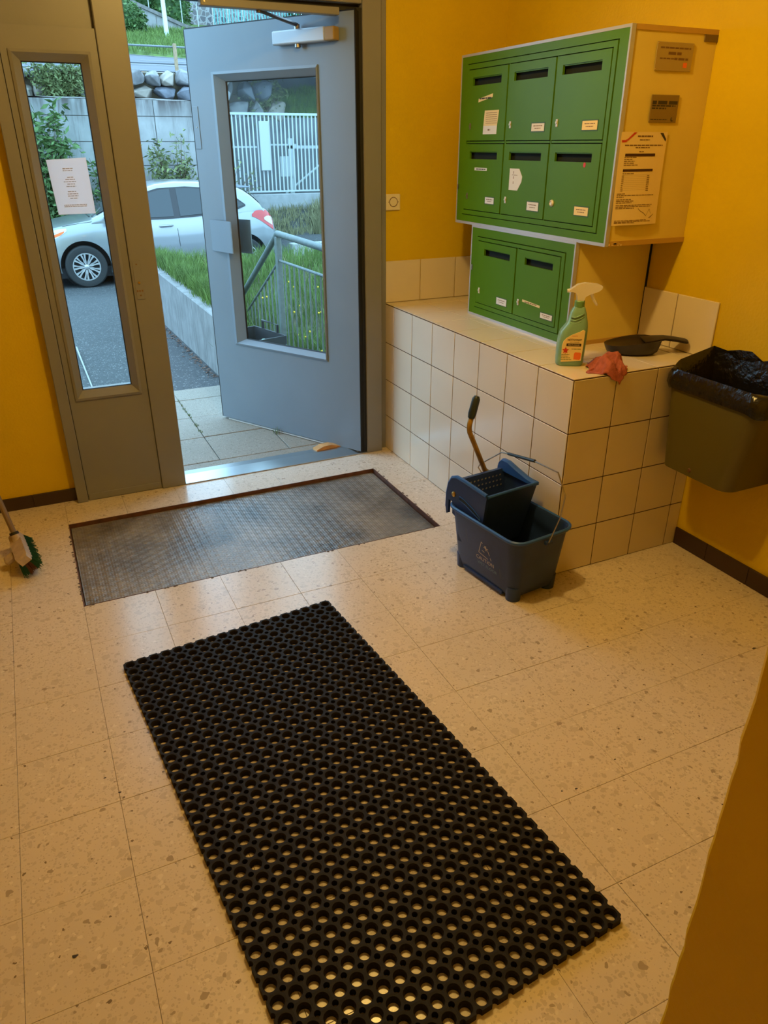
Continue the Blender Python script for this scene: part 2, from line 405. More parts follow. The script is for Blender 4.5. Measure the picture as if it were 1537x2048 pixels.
# little black specks and chipped joints
sp = MB()
for (x, y, r) in [(.063,-2.049,.006),(.324,-2.051,.005),(.341,-2.30,.011),(-.175,-2.043,.006),(-.66,-2.53,.004),(-.62,-2.54,.005),(.15,-2.25,.004),(-1.78,-1.95,.004),(-1.75,-2.02,.005),(-1.55,-2.1,.006),(-.33,-2.47,.005),(-.45,-2.5,.004),(-1.9,-2.45,.007),(-1.80,-.9,.004),(-.3,-2.75,.004),(.2,-1.75,.004)]:
    n = 9; sp.add([(x+r*rg.uniform(.5, 1.3)*math.cos(2*PI*k/n), y+r*rg.uniform(.3, .8)*math.sin(2*PI*k/n), .0006) for k in range(n)], [tuple(range(n))])
sp.obj('dirt_specks', INK, floor, kind='stuff')
# ---- walls
fw = MB()
fw.box((XL, 0, 0), (-1.69, .2, ZC)); fw.box((0, 0, 0), (XR+.2, .2, ZC)); fw.box((-1.69, 0, 2.28), (0, .2, ZC))
wall_front = fw.obj('wall_front', YW, None, kind='structure', label='yellow wall around the entrance door')
wall_right = MB().box((XR, YB, 0), (XR+.2, .2, ZC)).obj('wall_right', YW, None, kind='structure', label='yellow wall behind the mailboxes')
MB().box((XL-.2, YB, 0), (XL, .2, ZC)).obj('wall_left', YW, None, kind='structure')
MB().box((XL-.2, YB-.2, 0), (XR+.2, YB, ZC)).obj('wall_back', YW, None, kind='structure')
# near wall on the right, a rough plastered corner
nw = MB(); rings = []
NZ = 90
for k in range(NZ+1):
    z = ZC*k/NZ
    jx = .0025*noise.noise(Vector((0, 3, z*22)))+.0014*noise.noise(Vector((9, 3, z*70)))
    jy = .003*noise.noise(Vector((5, 1, z*25)))
    rings.append([(XN, YB, z), (XN, YN-.02, z), (XN+jx, YN+jy-.006, z), (XN+.006+jx, YN+jy, z), (XN+.03, YN, z), (XR, YN, z), (XR, YB, z)])
nw.loft(rings)
nw.obj('wall_near', YW, None, kind='structure', label='yellow wall with a rough plaster corner close on the right')
MB().box((XL-.2, YB-.2, ZC), (XR+.2, .2, ZC+.2)).obj('ceiling', WHITE_CEIL, None, kind='structure')
# ---- skirting
def skirting(name, p0, p1, nrm, hgt=.078, L=.212, off=0.):
    p0 = Vector(p0); p1 = Vector(p1); d = (p1-p0); n = d.length; d.normalize()
    X = frame(p0, d, nrm, (0, 0, 1))
    b = MB().box((0, 0, 0), (n, .006, hgt-.002), X=X).obj(name, mat('skirting_joint', (.20, .13, .07), .8), None, kind='structure')
    x = -off
    while x < n:
        a, c = max(0, x)+.001, min(n, x+L)-.001
        if c-a > .01: MB().box((a, .001, 0), (c, .011, hgt), .0015, X=X).obj('skirting_tile', BASEB, b)
        x += L
skirting('baseboard_right', (XR, -1.60, 0), (XR, YN, 0), (-1, 0, 0), off=.035)
skirting('baseboard_front', (-1.685, 0, 0), (XL, 0, 0), (0, -1, 0), hgt=.064, L=.2, off=0)
skirting('baseboard_back', (XL, YB, 0), (XN, YB, 0), (0, 1, 0))
skirting('baseboard_left', (XL, 0, 0), (XL, YB, 0), (1, 0, 0))

# ================================================================== TILED LEDGE
YE = -1.597; TY = .212; TX = .2
led = MB().box((.0012, YE+.0012, 0), (XR, 0, H-.0012)).obj('trim_1', GROUT, None, kind='structure', label='ledge clad in cream glazed tiles below the mailboxes')
g = .0022
def tile(a, b, c=.0009): return MB().box(a, b, c).obj('tile', TILE, led)
zr = [0, .196, .403, .610, H]
yj = [YE]
while yj[-1]+TY < -.02: yj.append(yj[-1]+TY)
yj.append(0)
xj = [0, .2, .4, .6, XR]
for a, b in zip(yj, yj[1:]):
    for c, d in zip(zr, zr[1:]):
        tile((-.001, a+g, c+g), (.006, b-g, d-g-(.0025 if d == H else 0)))
for a, b in zip(xj, xj[1:]):
    for c, d in zip(zr, zr[1:]):
        tile((a+g+(.002 if a == 0 else 0), YE-.001, c+g), (b-g, YE+.006, d-g-(.0025 if d == H else 0)))
for a, b in zip(xj, xj[1:]):
    for c, d in zip(yj, yj[1:]):
        tile((a+g+(.002 if a == 0 else 0), c+g+(.002 if c == YE else 0), H-.006), (b-g, d-g, H+.0012))
# splash-back tiles on the walls
for a, b in [(0, .209), (.209, .424), (.424, XR)]:
    MB().box((a+g, -.009, H+.003), (b-g, 0, 1.030), .002).obj('tile', TILE, wall_front)
for a, b in zip(yj, yj[1:]):
    MB().box((XR-.009, a+g, H+.003), (XR, b-g-(.009 if b == 0 else 0), 1.036), .002).obj('tile', TILE, wall_right)

# ================================================================== DOOR FRAME, SIDELIGHT, DOOR
YF = -.0565
t1 = MB()
t1.box((-1.69, YF, 0), (-1.641, .12, 2.28), .003)                   # left jamb
t1.box((-.134, YF, 0), (-.042, .12, 2.28), .003)                    # right jamb
t1.box((-.042, -.018, 0), (0.0, .10, 2.28), .002)                   # recessed strip beside the ledge
t1.box((-1.282, YF, 0), (-1.164, .12, 2.28), .003)                  # mullion
t1.box((-1.641, YF+.006, 2.135), (-.134, .12, 2.28), .003)          # header
t1.box((-1.641, -.02, 1.985), (-1.282, .09, 2.28), .003)            # above the sidelight
fr = t1.obj('trim_2', GREY, None, kind='structure', label='grey painted metal door frame with mullion')
MB().box((-.134-.003, -.02, 0), (-.120, .1, 2.13)).obj('rubber_seal', BLACK, fr)
MB().box((-.16, -.045, .0), (-.132, .03, 2.12)).obj('rubber_seal', BLACK, fr)
MB().box((-1.164, -.005, 2.112), (-.134, .05, 2.136)).obj('rubber_seal', BLACK, fr)
MB().box((-1.6415, -.035, .0), (-1.6375, .06, 1.985)).obj('rubber_seal', BLACK, fr)  # backing strip added to stop light leaking past the left jamb
MB().box((-1.2845, -.035, .0), (-1.2815, .06, 1.985)).obj('rubber_seal', BLACK, fr)
MB().box((-1.164, .0, .0), (-1.158, .02, 2.13)).obj('rubber_seal', BLACK, fr)
# strike plate on the mullion
sx = MB().box((-1.272, YF-.0025, .945), (-1.236, YF, 1.115), .001)
spl = sx.obj('strike_plate', GREY, fr)
def disc(mb, c, r, n, axis='y', d=.002):
    X = frame(c, (1, 0, 0), (0, 0, 1), (0, -1, 0)) if axis == 'y' else frame(c, (0, 1, 0), (0, 0, 1), (-1, 0, 0))
    return mb.lathe([(r, 0), (r*.9, d)], n, X)
disc(MB(), (-1.255, YF-.0025, 1.098), .0035, 10).obj('screw', INKB, fr)
disc(MB(), (-1.254, YF-.0025, 1.019), .0055, 12, d=.005).obj('brass_knob', BRASS, fr, smooth=True)
disc(MB(), (-1.254, YF-.0025, .963), .004, 10).obj('screw', INKB, fr)
k = MB(); 
for dx in (-.012, -.002, .009): k.box((-1.254+dx-.003, YF-.0035, .979), (-1.254+dx+.004, YF-.002, .987))
k.obj('label_marks', INKB, fr)
# threshold
MB().add([(-1.164, YF, .002), (-.134, YF, .002), (-.134, .10, .002), (-1.164, .10, .002), (-1.164, YF, .006), (-.134, YF, .006), (-.134, .035, .018), (-1.164, .035, .018), (-.134, .10, .012), (-1.164, .10, .012)],
         [(0, 1, 5, 4), (4, 5, 6, 7), (7, 6, 8, 9), (9, 8, 2, 3), (0, 3, 2, 1), (0, 4, 7, 9, 3), (1, 2, 8, 6, 5)]).obj('threshold', ALU, fr)
# closer rail above the door (fixed to the header)
rail = MB().box((-.86, -.075, 2.083), (-.252, -.028, 2.112), .003).obj('closer_rail', GREY, fr)
disc(MB(), (-.845, -.075, 2.098), .004, 10, d=.003).obj('screw', STEEL, rail)
# ---- sidelight
sl = MB()
sx0, sx1 = -1.638, -1.284
gx0, gx1, gz0, gz1 = -1.5726, -1.351, .549, 1.868
bx0, bx1, bz0, bz1 = -1.612, -1.312, .508, 1.906
yf = -.045
sl.box((sx0, yf, .0), (sx1, .0, bz0)); sl.box((sx0, yf, bz1), (sx1, .0, 1.985)); sl.box((sx0, yf, bz0), (bx0, .0, bz1)); sl.box((bx1, yf, bz0), (sx1, .0, bz1))
window_1 = sl.obj('window_1', GREY, None, kind='structure', label='narrow grey sidelight panel with a tall pane left of the entrance door')
MB().box((sx0+.003, yf-.004, .004), (sx1-.003, yf, .036), .001).obj('kick_strip', GREY, window_1)
def bevel_frame(mb, X, o, i, zo, zi, base):
    """picture-frame bead between outer rect o (x0,y0,x1,y1) at height zo and inner rect i at height zi"""
    O = [(o[0], o[1]), (o[2], o[1]), (o[2], o[3]), (o[0], o[3])]; I = [(i[0], i[1]), (i[2], i[1]), (i[2], i[3]), (i[0], i[3])]
    M_ = [((a[0]*.72+b[0]*.28), (a[1]*.72+b[1]*.28)) for a, b in zip(O, I)]
    vs = [(x, y, base) for x, y in O]+[(x, y, zo) for x, y in O]+[(x, y, zo+.004) for x, y in M_]+[(x, y, zi) for x, y in I]
    fs = []
    for k in range(4):
        n = (k+1) % 4
        fs += [(k, n, 4+n, 4+k), (4+k, 4+n, 8+n, 8+k), (8+k, 8+n, 12+n, 12+k)]
    return mb.add(vs, fs, X)
XS = frame((0, 0, 0), (1, 0, 0), (0, 0, 1), (0, -1, 0))   # local z towards the room
bevel_frame(MB(), XS, (bx0, bz0, bx1, bz1), (gx0, gz0, gx1, gz1), .052, .024, .0).obj('glazing_bead', GREY, window_1)
MB().box((bx0, -.001, bz0), (bx1, .045, bz0+.035)).box((bx0, -.001, bz1-.035), (bx1, .045, bz1)).box((bx0, -.001, bz0), (bx0+.035, .045, bz1)).box((bx1-.035, -.001, bz0), (bx1, .045, bz1)).obj('outer_bead', GREY, window_1)
bevel_frame(MB(), XS, (gx0-.0005, gz0-.0005, gx1+.0005, gz1+.0005), (gx0+.004, gz0+.004, gx1-.004, gz1-.004), .020, .019, .018).obj('rubber_seal', BLACK, window_1)
MB().box((gx0-.01, -.022, gz0-.01), (gx1+.01, -.017, gz1+.01)).obj('glass_pane', GLASS, window_1)
# notice taped to the pane
P4 = [(-1.547, 1.521), (-1.391, 1.529), (-1.387, 1.312), (-1.536, 1.311)]
nt_ = empty('paper_notice', (-1.46, -.026, 1.31), 0, 'white A4 notice in a clear sleeve on the narrow sidelight pane', 'notice')
MB().add([(x, -.0235, z) for x, z in P4]+[(x, -.0245, z) for x, z in P4], [(0, 1, 2, 3), (4, 5, 6, 7), (0, 1, 5, 4), (1, 2, 6, 5), (2, 3, 7, 6), (3, 0, 4, 7)]).obj('paper', THIN, nt_)
pl = MB(); XN2 = frame((-1.466, -.0246, 1.42), (1, 0, .01), (.02, 0, 1), (0, -1, 0))
print_lines(pl, XN2, [(-.025, .015, .068, .004), (-.025, .013, .060, .003), (-.012, .012, .035, .003), (-.02, .018, .027, .003), (-.028, .02, .018, .003), (-.015, .015, .009, .003), (-.02, .018, 0, .003), (-.018, .015, -.02, .003), (-.02, .022, -.029, .003), (-.02, .022, -.037, .003), (-.012, .018, -.046, .003), (-.04, .05, -.072, .003), (-.04, .05, -.078, .003)])
pl.obj('printed_text', mat('faded_ink', (.42, .38, .36), .7), nt_)

# ---- the door leaf, opened outwards
DA = Vector((-.177, -.057, 0)); DE = Vector((-.5059063, .86258844, 0)); DN = Vector((-.86258844, -.5059063, 0))  # n: inner side
XD = frame(DA, DE, (0, 0, 1), DN)      # local x along the leaf, y up, z towards the inner side
door_1 = empty('door_1', DA, 0, 'grey metal entrance door with a tall glass pane standing open outwards', None, kind='structure')
T = .045
dz0, dz1, dw = .016, 2.108, 1.092
o_ = (.214, .503, .920, 1.912); i_ = (.24, .54, .845, 1.868)
lf = MB()
for a, b in [((0, dz0), (dw, o_[1])), ((0, o_[3]), (dw, dz1)), ((0, o_[1]), (o_[0], o_[3])), ((o_[2], o_[1]), (dw, o_[3]))]:
    lf.box((a[0], a[1], -T), (b[0], b[1], 0), X=XD)
leaf = lf.obj('leaf', GREYD, door_1)
MB().box((dw, dz0, -T), (dw+.006, dz1, 0), X=XD).obj('edge_seal', BLACK, door_1)
MB().box((0, dz1, -T), (dw, dz1+.006, -.004), X=XD).obj('edge_seal', BLACK, door_1)
MB().box((-.004, dz0, -T), (0, dz1, -.001), X=XD).obj('edge_seal', BLACK, door_1)
MB().box((.02, .001, -T-.035), (dw-.04, .0105, -.004), .002, X=XD).box((.02, .011, -T-.03), (dw-.04, .055, -T-.001), .004, X=XD).obj('weather_bar', mat('pale_weather_bar', (.5, .5, .48), .5), door_1)
bevel_frame(MB(), XD, o_, i_, .006, -.022, -.001).obj('glazing_bead', GREYD, door_1)
bevel_frame(MB(), XD, (o_[0], o_[1], o_[2], o_[3]), i_, -T-.01, -.028, -T).obj('outer_bead', GREYD, door_1)
bevel_frame(MB(), XD, i_, (i_[0]+.004, i_[1]+.004, i_[2]-.009, i_[3]-.004), -.022, -.0245, -.028).obj('rubber_seal', BLACK, door_1)
MB().box((i_[0]-.01, i_[1]-.01, -.028), (i_[2]+.01, i_[3]+.01, -.0245), X=XD).obj('glass_pane', GLASS, door_1)
# folded pull plates, inside and outside
pp = [(1.035, 0), (1.035, .004), (.835, .044), (.80+.028, .044), (.828, .040), (1.03, 0)]
def plate(zlo, zhi, s, name):
    poly_ = [(1.03, 0.), (.838, .040), (.832, .040), (.832, .045), (.840, .045), (1.036, .004), (1.036, 0)]
    vs = [(x, zlo+(.0), s(zz)) for x, zz in poly_]+[(x, zhi, s(zz)) for x, zz in poly_]; n = len(poly_)
    return MB().add(vs, [tuple(range(n)), tuple(range(n, 2*n))]+[(i, (i+1) % n, n+(i+1) % n, n+i) for i in range(n)], XD).obj(name, GREYD, door_1)
plate(1.03, 1.197, lambda z: z, 'pull_plate')
MB().box((.80, 1.02, -T-.035), (.90, 1.2, -T-.03), X=XD).box((.885, 1.02, -T-.03), (.90, 1.2, -T), X=XD).obj('pull_plate', GREYD, door_1)
MB().box((1.045, 1.555, .0), (1.09, 1.76, .003), .001, X=XD).obj('latch_cover', GREYD, door_1)
disc2 = MB().lathe([(.004, 0), (.003, .002)], 10, XD @ Matrix.Translation((1.066, 1.66, .003))).obj('screw', STEEL, door_1)
# door closer body, end cap, arm
MB().box((.135, 1.997, .002), (.452, 2.054, .045), .006, X=XD, seg=2).obj('closer_body', mat('silver_closer_paint', (.42, .45, .48), .35, metal=.2), door_1)
MB().box((.082, 1.998, .002), (.137, 2.052, .044), .005, X=XD, seg=2).obj('closer_end_cap', mat('yellowed_plastic', (.30, .20, .06), .5), door_1)
MB().lathe([(.014, 0), (.014, .014), (.008, .018)], 12, frame(XD @ Vector((.31, 1.997, .025)), DE, DN, (0, 0, -1))).obj('spindle', STEEL, door_1, smooth=True)
MB().lathe([(.013, 0), (.013, .022)], 12, frame(XD @ Vector((.31, 2.052, .025)), DE, DN, (0, 0, 1))).obj('spindle', STEEL, door_1, smooth=True)
p0 = XD @ Vector((.31, 2.072, .025)); p1 = Vector((-.612, -.052, 2.082))
MB().tube([p0, p1], [.009, .007], 8).lathe([(.012, -.008), (.012, .008)], 10, Matrix.Translation(p1)).obj('closer_arm', mat('dark_arm_steel', (.10, .085, .08), .4, metal=.6), door_1, smooth=True)
# wooden wedge holding the door
wp = [(-.39, .028), (-.372, .137), (-.262, .142), (-.232, .06), (-.232, .035)]
w = MB(); n = 10
wx = frame((-.33, .085, .0), (.98, .12, 0), (-.12, .98, 0))
w.add([(-.075, -.025, .012), (.08, -.025, .012), (.08, .025, .012), (-.075, .025, .012), (-.075, -.025, .022), (-.03, -.025, .036), (.02, -.025, .036), (.08, -.025, .016), (-.075, .025, .022), (-.03, .025, .036), (.02, .025, .036), (.08, .025, .016)],
      [(0, 1, 7, 6, 5, 4), (3, 2, 11, 10, 9, 8), (4, 5, 9, 8), (5, 6, 10, 9), (6, 7, 11, 10), (0, 3, 8, 4), (1, 2, 11, 7), (0, 1, 2, 3)], wx)
w.obj('door_wedge', WOOD, None, label='small pale wooden wedge jammed under the open entrance door', cat='door wedge')
# switch beside the door
sw = empty('wall_switch', (.043, 0, 1.278), 0, 'square ivory push switch with a round button on the yellow wall beside the door', 'switch')
MB().box((.002, -.010, 1.277), (.084, 0, 1.353), .003).obj('cover_plate', IVORY, sw)
XW = frame((.045, -.010, 1.316), (1, 0, 0), (0, 0, 1), (0, -1, 0))
MB().lathe([(.0235, 0), (.0235, .0008), (.0205, .0008), (.0205, 0)], 28, XW, caps=False).obj('button_rim', INKB, sw)
MB().lathe([(.020, 0), (.0195, .002), (.001, .0022)], 28, XW).obj('button', IVORY, sw, smooth=30)
MB().box((-.029, -.002, 0), (-.026, .002, .0006), X=XW).box((.026, -.002, 0), (.029, .002, .0006), X=XW).obj('marks', INKB, sw)

# ================================================================== MAT IN THE FLOOR
mpit = empty('recessed_doormat', ((PX0+PX1)/2, (PY0+PY1)/2, -.03), 0, 'worn grey rubber doormat set into a pit in the floor at the entrance', 'doormat')
mm = mat('worn_grey_rubber', (.085, .08, .078), .34, spec=.9)
nt = mm.node_tree; b = nt.nodes['Principled BSDF']; gg = nt.nodes.new('ShaderNodeNewGeometry')
n1 = nt.nodes.new('ShaderNodeTexNoise'); n1.inputs['Scale'].default_value = 2.6; n1.inputs['Detail'].default_value = 9; n1.inputs['Roughness'].default_value = .65
n9 = nt.nodes.new('ShaderNodeTexNoise'); n9.inputs['Scale'].default_value = 90; n9.inputs['Detail'].default_value = 4
nt.links.new(gg.outputs['Position'], n1.inputs['Vector']); nt.links.new(gg.outputs['Position'], n9.inputs['Vector'])
def hexdots(period):
    outs = None
    for q in range(3):
        a_ = q*PI/3; d = nt.nodes.new('ShaderNodeVectorMath'); d.operation = 'DOT_PRODUCT'; kk_ = 2*PI/(period*.866)
        d.inputs[1].default_value = (math.cos(a_)*kk_, math.sin(a_)*kk_, 0); nt.links.new(gg.outputs['Position'], d.inputs[0])
        c_ = nt.nodes.new('ShaderNodeMath'); c_.operation = 'COSINE'; nt.links.new(d.outputs['Value'], c_.inputs[0])
        if outs is None: outs = c_.outputs[0]
        else:
            p_ = nt.nodes.new('ShaderNodeMath'); p_.operation = 'ADD'; nt.links.new(outs, p_.inputs[0]); nt.links.new(c_.outputs[0], p_.inputs[1]); outs = p_.outputs[0]
    return outs
h1 = hexdots(.044); h2 = hexdots(.013)
mA = nt.nodes.new('ShaderNodeMath'); mA.operation = 'MULTIPLY_ADD'; mA.inputs[1].default_value = .5; nt.links.new(h2, mA.inputs[0]); nt.links.new(h1, mA.inputs[2])
mB = nt.nodes.new('ShaderNodeMath'); mB.operation = 'MULTIPLY_ADD'; mB.inputs[1].default_value = 2.0; nt.links.new(n9.outputs['Fac'], mB.inputs[0]); nt.links.new(mA.outputs[0], mB.inputs[2])
bp = nt.nodes.new('ShaderNodeBump'); bp.inputs['Strength'].default_value = .5; bp.inputs['Distance'].default_value = .0012
nt.links.new(mB.outputs[0], bp.inputs['Height']); nt.links.new(bp.outputs[0], b.inputs['Normal'])
mx = nt.nodes.new('ShaderNodeMix'); mx.data_type = 'RGBA'; mx.inputs[6].default_value = (.055, .045, .038, 1); mx.inputs[7].default_value = (.30, .27, .235, 1)
r3 = nt.nodes.new('ShaderNodeMapRange'); r3.inputs[1].default_value = .35; r3.inputs[2].default_value = .68; nt.links.new(n1.outputs['Fac'], r3.inputs[0])
r4 = nt.nodes.new('ShaderNodeMapRange'); r4.inputs[1].default_value = -1.5; r4.inputs[2].default_value = 3; r4.inputs[3].default_value = .86; r4.inputs[4].default_value = 1.12; nt.links.new(h1, r4.inputs[0])
m4 = nt.nodes.new('ShaderNodeVectorMath'); m4.operation = 'SCALE'; nt.links.new(mx.outputs[2], m4.inputs[0]); nt.links.new(r4.outputs[0], m4.inputs['Scale'])
nt.links.new(r3.outputs[0], mx.inputs[0]); nt.links.new(m4.outputs[0], b.inputs['Base Color'])
MB().box((PX0+.008, PY0+.004, -.03), (PX1-.012, PY1-.006, -.019)).obj('mat_sheet', mm, mpit)
pf = MB(); rust = mat('rusty_brown_pit_edge', (.10, .038, .02), .6, var=.4, vscale=25)
pf.box((PX0, PY1-.004, -.03), (PX1, PY1, .0005)).box((PX0, PY0, -.03), (PX0+.004, PY1, .0005)).box((PX1-.004, PY0, -.03), (PX1, PY1, .0005)).box((PX0, PY0, -.03), (PX1, PY0+.003, .0005))
pf.obj('edge_angle', rust, mpit)
cr = MB()
for k in range(70):
    s = rg.random(); side = rg.choice([0, 1, 2])
    x, y = [(PX1+rg.uniform(0, .012), PY0+s*.746), (PX0-rg.uniform(0, .006), PY0+s*.746), (PX0+s*1.55, PY0-rg.uniform(0, .005))][side]
    r = rg.uniform(.002, .007); m_ = 7
    cr.add([(x+r*rg.uniform(.5, 1.3)*math.cos(2*PI*j/m_), y+r*rg.uniform(.5, 1.6)*math.sin(2*PI*j/m_), .0007) for j in range(m_)], [tuple(range(m_))])
cr.obj('crumbled_edge', mat('crumbled_mortar', (.09, .065, .05), .9), floor, kind='stuff')

# ================================================================== HONEYCOMB RUBBER MAT
PIT = .0405; NX, NY = 19, 37
rm = MB(); ring_n = 16
def cell(mb, cx, cy, X):
    h2 = PIT/2; rs = .0072; R_ = .0128
    outer = []; inn = []; mid = []
    for q in range(4):
        cxs = h2*(1 if q in (0, 3) else -1); cys = h2*(1 if q in (0, 1) else -1)
        a0 = {0: -PI/2, 1: 0, 2: PI/2, 3: PI}[q]
        for t in range(4):
            a = a0 - t/3*PI/2
            outer.append((cxs+rs*math.cos(a), cys+rs*math.sin(a)))
        e = outer[-1]; ux, uy = (-1, 0) if q == 0 else (0, -1) if q == 1 else (1, 0) if q == 2 else (0, 1)
        L_ = 2*(h2-rs)
        outer.append((e[0]+ux*L_/3, e[1]+uy*L_/3)); outer.append((e[0]+ux*L_*2/3, e[1]+uy*L_*2/3))
    for j in range(24):
        a = math.radians(22.5+15*j)
        mid.append(((R_+.0026)*math.cos(a), (R_+.0026)*math.sin(a))); inn.append((R_*math.cos(a), R_*math.sin(a)))
    zt = .019
    L = [(outer, .0), (outer, zt), (mid, zt-.0005), (inn, zt-.005), (inn, .0)]
    mb.loft([[(cx+x, cy+y, z) for x, y in pts] for pts, z in L], True, False, X)
t_ = math.radians(5.1)
c0 = Vector((-.904, -1.403, 0))     # far right corner
XM = frame(c0, (-math.cos(t_), -math.sin(t_), 0), (math.sin(t_)*1.0, -math.cos(t_), 0), (0, 0, 1))
for i in range(NX):
    for j in range(NY):
        cell(rm, (i+.5)*PIT*.995, (j+.5)*PIT, XM)
rm.obj('rubber_mat', RUB, None, label='long black rubber ring mat with round holes lying in the middle of the floor', cat='doormat')

# ================================================================== MAILBOXES
LOCKM = mat('lock_plate_metal', (.62, .58, .52), .45, metal=.3)
def mail_door(parent, xf, y0, y1, z0, z1, slot, lock, lab):
    """y0 > y1 : left to right seen from the room; front at x = xf facing -x"""
    X = frame((xf, y0, z0), (0, -1, 0), (0, 0, 1), (-1, 0, 0)); w = y0-y1; h = z1-z0
    s0, s1, sz0, sz1 = slot
    m_ = MB(); d = .004
    # plate with a slot: 4 boxes
    m_.box((.0, 0, -.006), (w, sz0, d), X=X).box((0, sz1, -.006), (w, h, d), X=X).box((0, sz0, -.006), (s0, sz1, d), X=X).box((s1, sz0, -.006), (w, sz1, d), X=X)
    o = m_.obj('door', GREEN, parent)
    MB().box((s0, sz1-.004, -.03), (s1, sz1+.002, -.0), X=X).obj('slot_flap', GREEN, o)
    if lock == 'ring':
        MB().lathe([(.013, d), (.013, d+.004), (.008, d+.008), (.006, d+.006), (.002, d+.006)], 20, X @ Matrix.Translation((.045, .065, 0))).obj('lock', LOCKM, o, smooth=True)
    elif lock:
        MB().box((.024, .045, d), (.036, .072, d+.003), .003, X=X, seg=2).lathe([(.005, d), (.005, d+.006)], 12, X @ Matrix.Translation((.030, .06, 0))).obj('lock', LOCKM if lock != 'dull' else mat('tarnished_steel', (.20, .17, .08), .5, metal=.8), o)
    if lab:
        lx, lz, lw, lh, m2 = lab
        fr_ = MB().box((lx-.004, lz-.004, d), (lx+lw+.004, lz+lh+.004, d+.0008), X=X).obj('label_holder', mat('dark_green_recess', (.03, .09, .01), .5), o)
        lb = MB().box((lx, lz, d+.0008), (lx+lw, lz+lh, d+.0014), X=X).obj('name_label', m2, o)
        pt = MB(); print_lines(pt, X @ Matrix.Translation((0, 0, d+.0013)), [(lx+lw*.15, lx+lw*.85, lz+lh*.68, .003), (lx+lw*.25, lx+lw*.75, lz+lh*.38, .0025)])
        pt.obj('printed_name', INKB, o)
    return o, X
def mail_unit(xf, y0, y1, z0, z1, cols, rows, inner, name, label, ysid):
    """cabinet from the face to the wall"""
    base = empty(name, ((xf+XR)/2, (y0+y1)/2, z0), 0, label, 'mailbox')
    e = .018
    # box body behind the face
    MB().box((xf+.012, y1+.002, z0+.002), (XR, y0-.002, z1-.002), .001).obj('side_panel', CREAM, base)
    # aluminium edging
    MB().box((xf-.004, y1-.002, z0-.002), (xf+.014, y0+.002, z0+.010)).box((xf-.004, y1-.002, z1-.008), (xf+.014, y0+.002, z1+.002)).box((xf-.004, y0-.006, z0+.010), (xf+.014, y0+.002, z1-.008)).box((xf-.004, y1-.002, z0+.010), (xf+.014, y1+.006, z1-.008)).obj('edge_trim', ALUP, base)
    # green face frame
    iy0, iy1, iz0, iz1 = inner
    f = MB()
    for a, b in [((y0-.006, z0+.01), (y1+.006, iz0)), ((y0-.006, iz1), (y1+.006, z1-.008)), ((y0-.006, iz0), (iy0, iz1)), ((iy1, iz0), (y1+.006, iz1))]:
        f.box((xf-.003, a[0], a[1]), (xf+.012, b[0], b[1]))
    # inner frame strip, raised step with dark joint
    j = .0035
    f.box((xf-.006, iy0-j, iz0+j), (xf+.012, iy1+j, rows[0][0]-j)).box((xf-.006, iy0-j, rows[-1][1]+j), (xf+.012, iy1+j, iz1-j))
    zA, zB = rows[0][0]-j, rows[-1][1]+j
    f.box((xf-.006, iy0-j, zA), (xf+.012, cols[0][0]+j, zB)).box((xf-.006, cols[-1][1]-j, zA), (xf+.012, iy1+j, zB))
    for a, b in zip(cols, cols[1:]): f.box((xf-.004, a[1]-j, zA), (xf+.012, b[0]+j, zB))
    for a, b in zip(rows, rows[1:]):
        for c_, d_ in cols: f.box((xf-.004, c_, a[1]+j), (xf+.012, d_, b[0]-j))
    f.obj('face_frame', GREEN, base)
    MB().box((xf+.0115, y1+.02, z0+.02), (xf+.0135, y0-.02, z1-.02)).obj('recess_shade_sheet', DARK, base)  # flat sheet; shade behind slots and joints put in as colour
    return base
U0, U1 = -.254, -1.357
colsU = [(-.330, -.640), (-.655, -.964), (-.975, -1.278)]; rowsU = [(1.299, 1.578), (1.592, 1.873)]
up = mail_unit(.274, U0, U1, 1.234, 1.935, colsU, rowsU, (-.309, -1.304, 1.273, 1.899), 'upper_mailbox_unit', 'large green six-door mailbox unit on the yellow wall, above the two-door unit', U1)
doorsU = {}
labs = {(0, 0): ('dull', (.19, .035, .072, .026, PAPER)), (0, 1): ('y', (.195, .028, .08, .033, PAPER)), (0, 2): ('ring', (.19, .032, .082, .030, PAPERY)),
        (1, 0): ('dull', None), (1, 1): ('y', (.185, .032, .085, .028, PAPER)), (1, 2): ('y', (.185, .032, .085, .030, PAPERY))}
for r, (z0, z1) in enumerate(rowsU):
    for c, (y0, y1) in enumerate(colsU):
        w = y0-y1; lk, lb = labs[(r, c)]
        slz = (z1-z0)-.062 if r == 0 else (z1-z0)-.062
        doorsU[(r, c)] = mail_door(up, .270, y0, y1, z0, z1, (.035, w-.045, slz, slz+.032), lk, lb)
        doorsU[(r, c)][0]['label'] = ['lower', 'upper'][r]+' '+['left', 'middle', 'right'][c]+' green mailbox door'
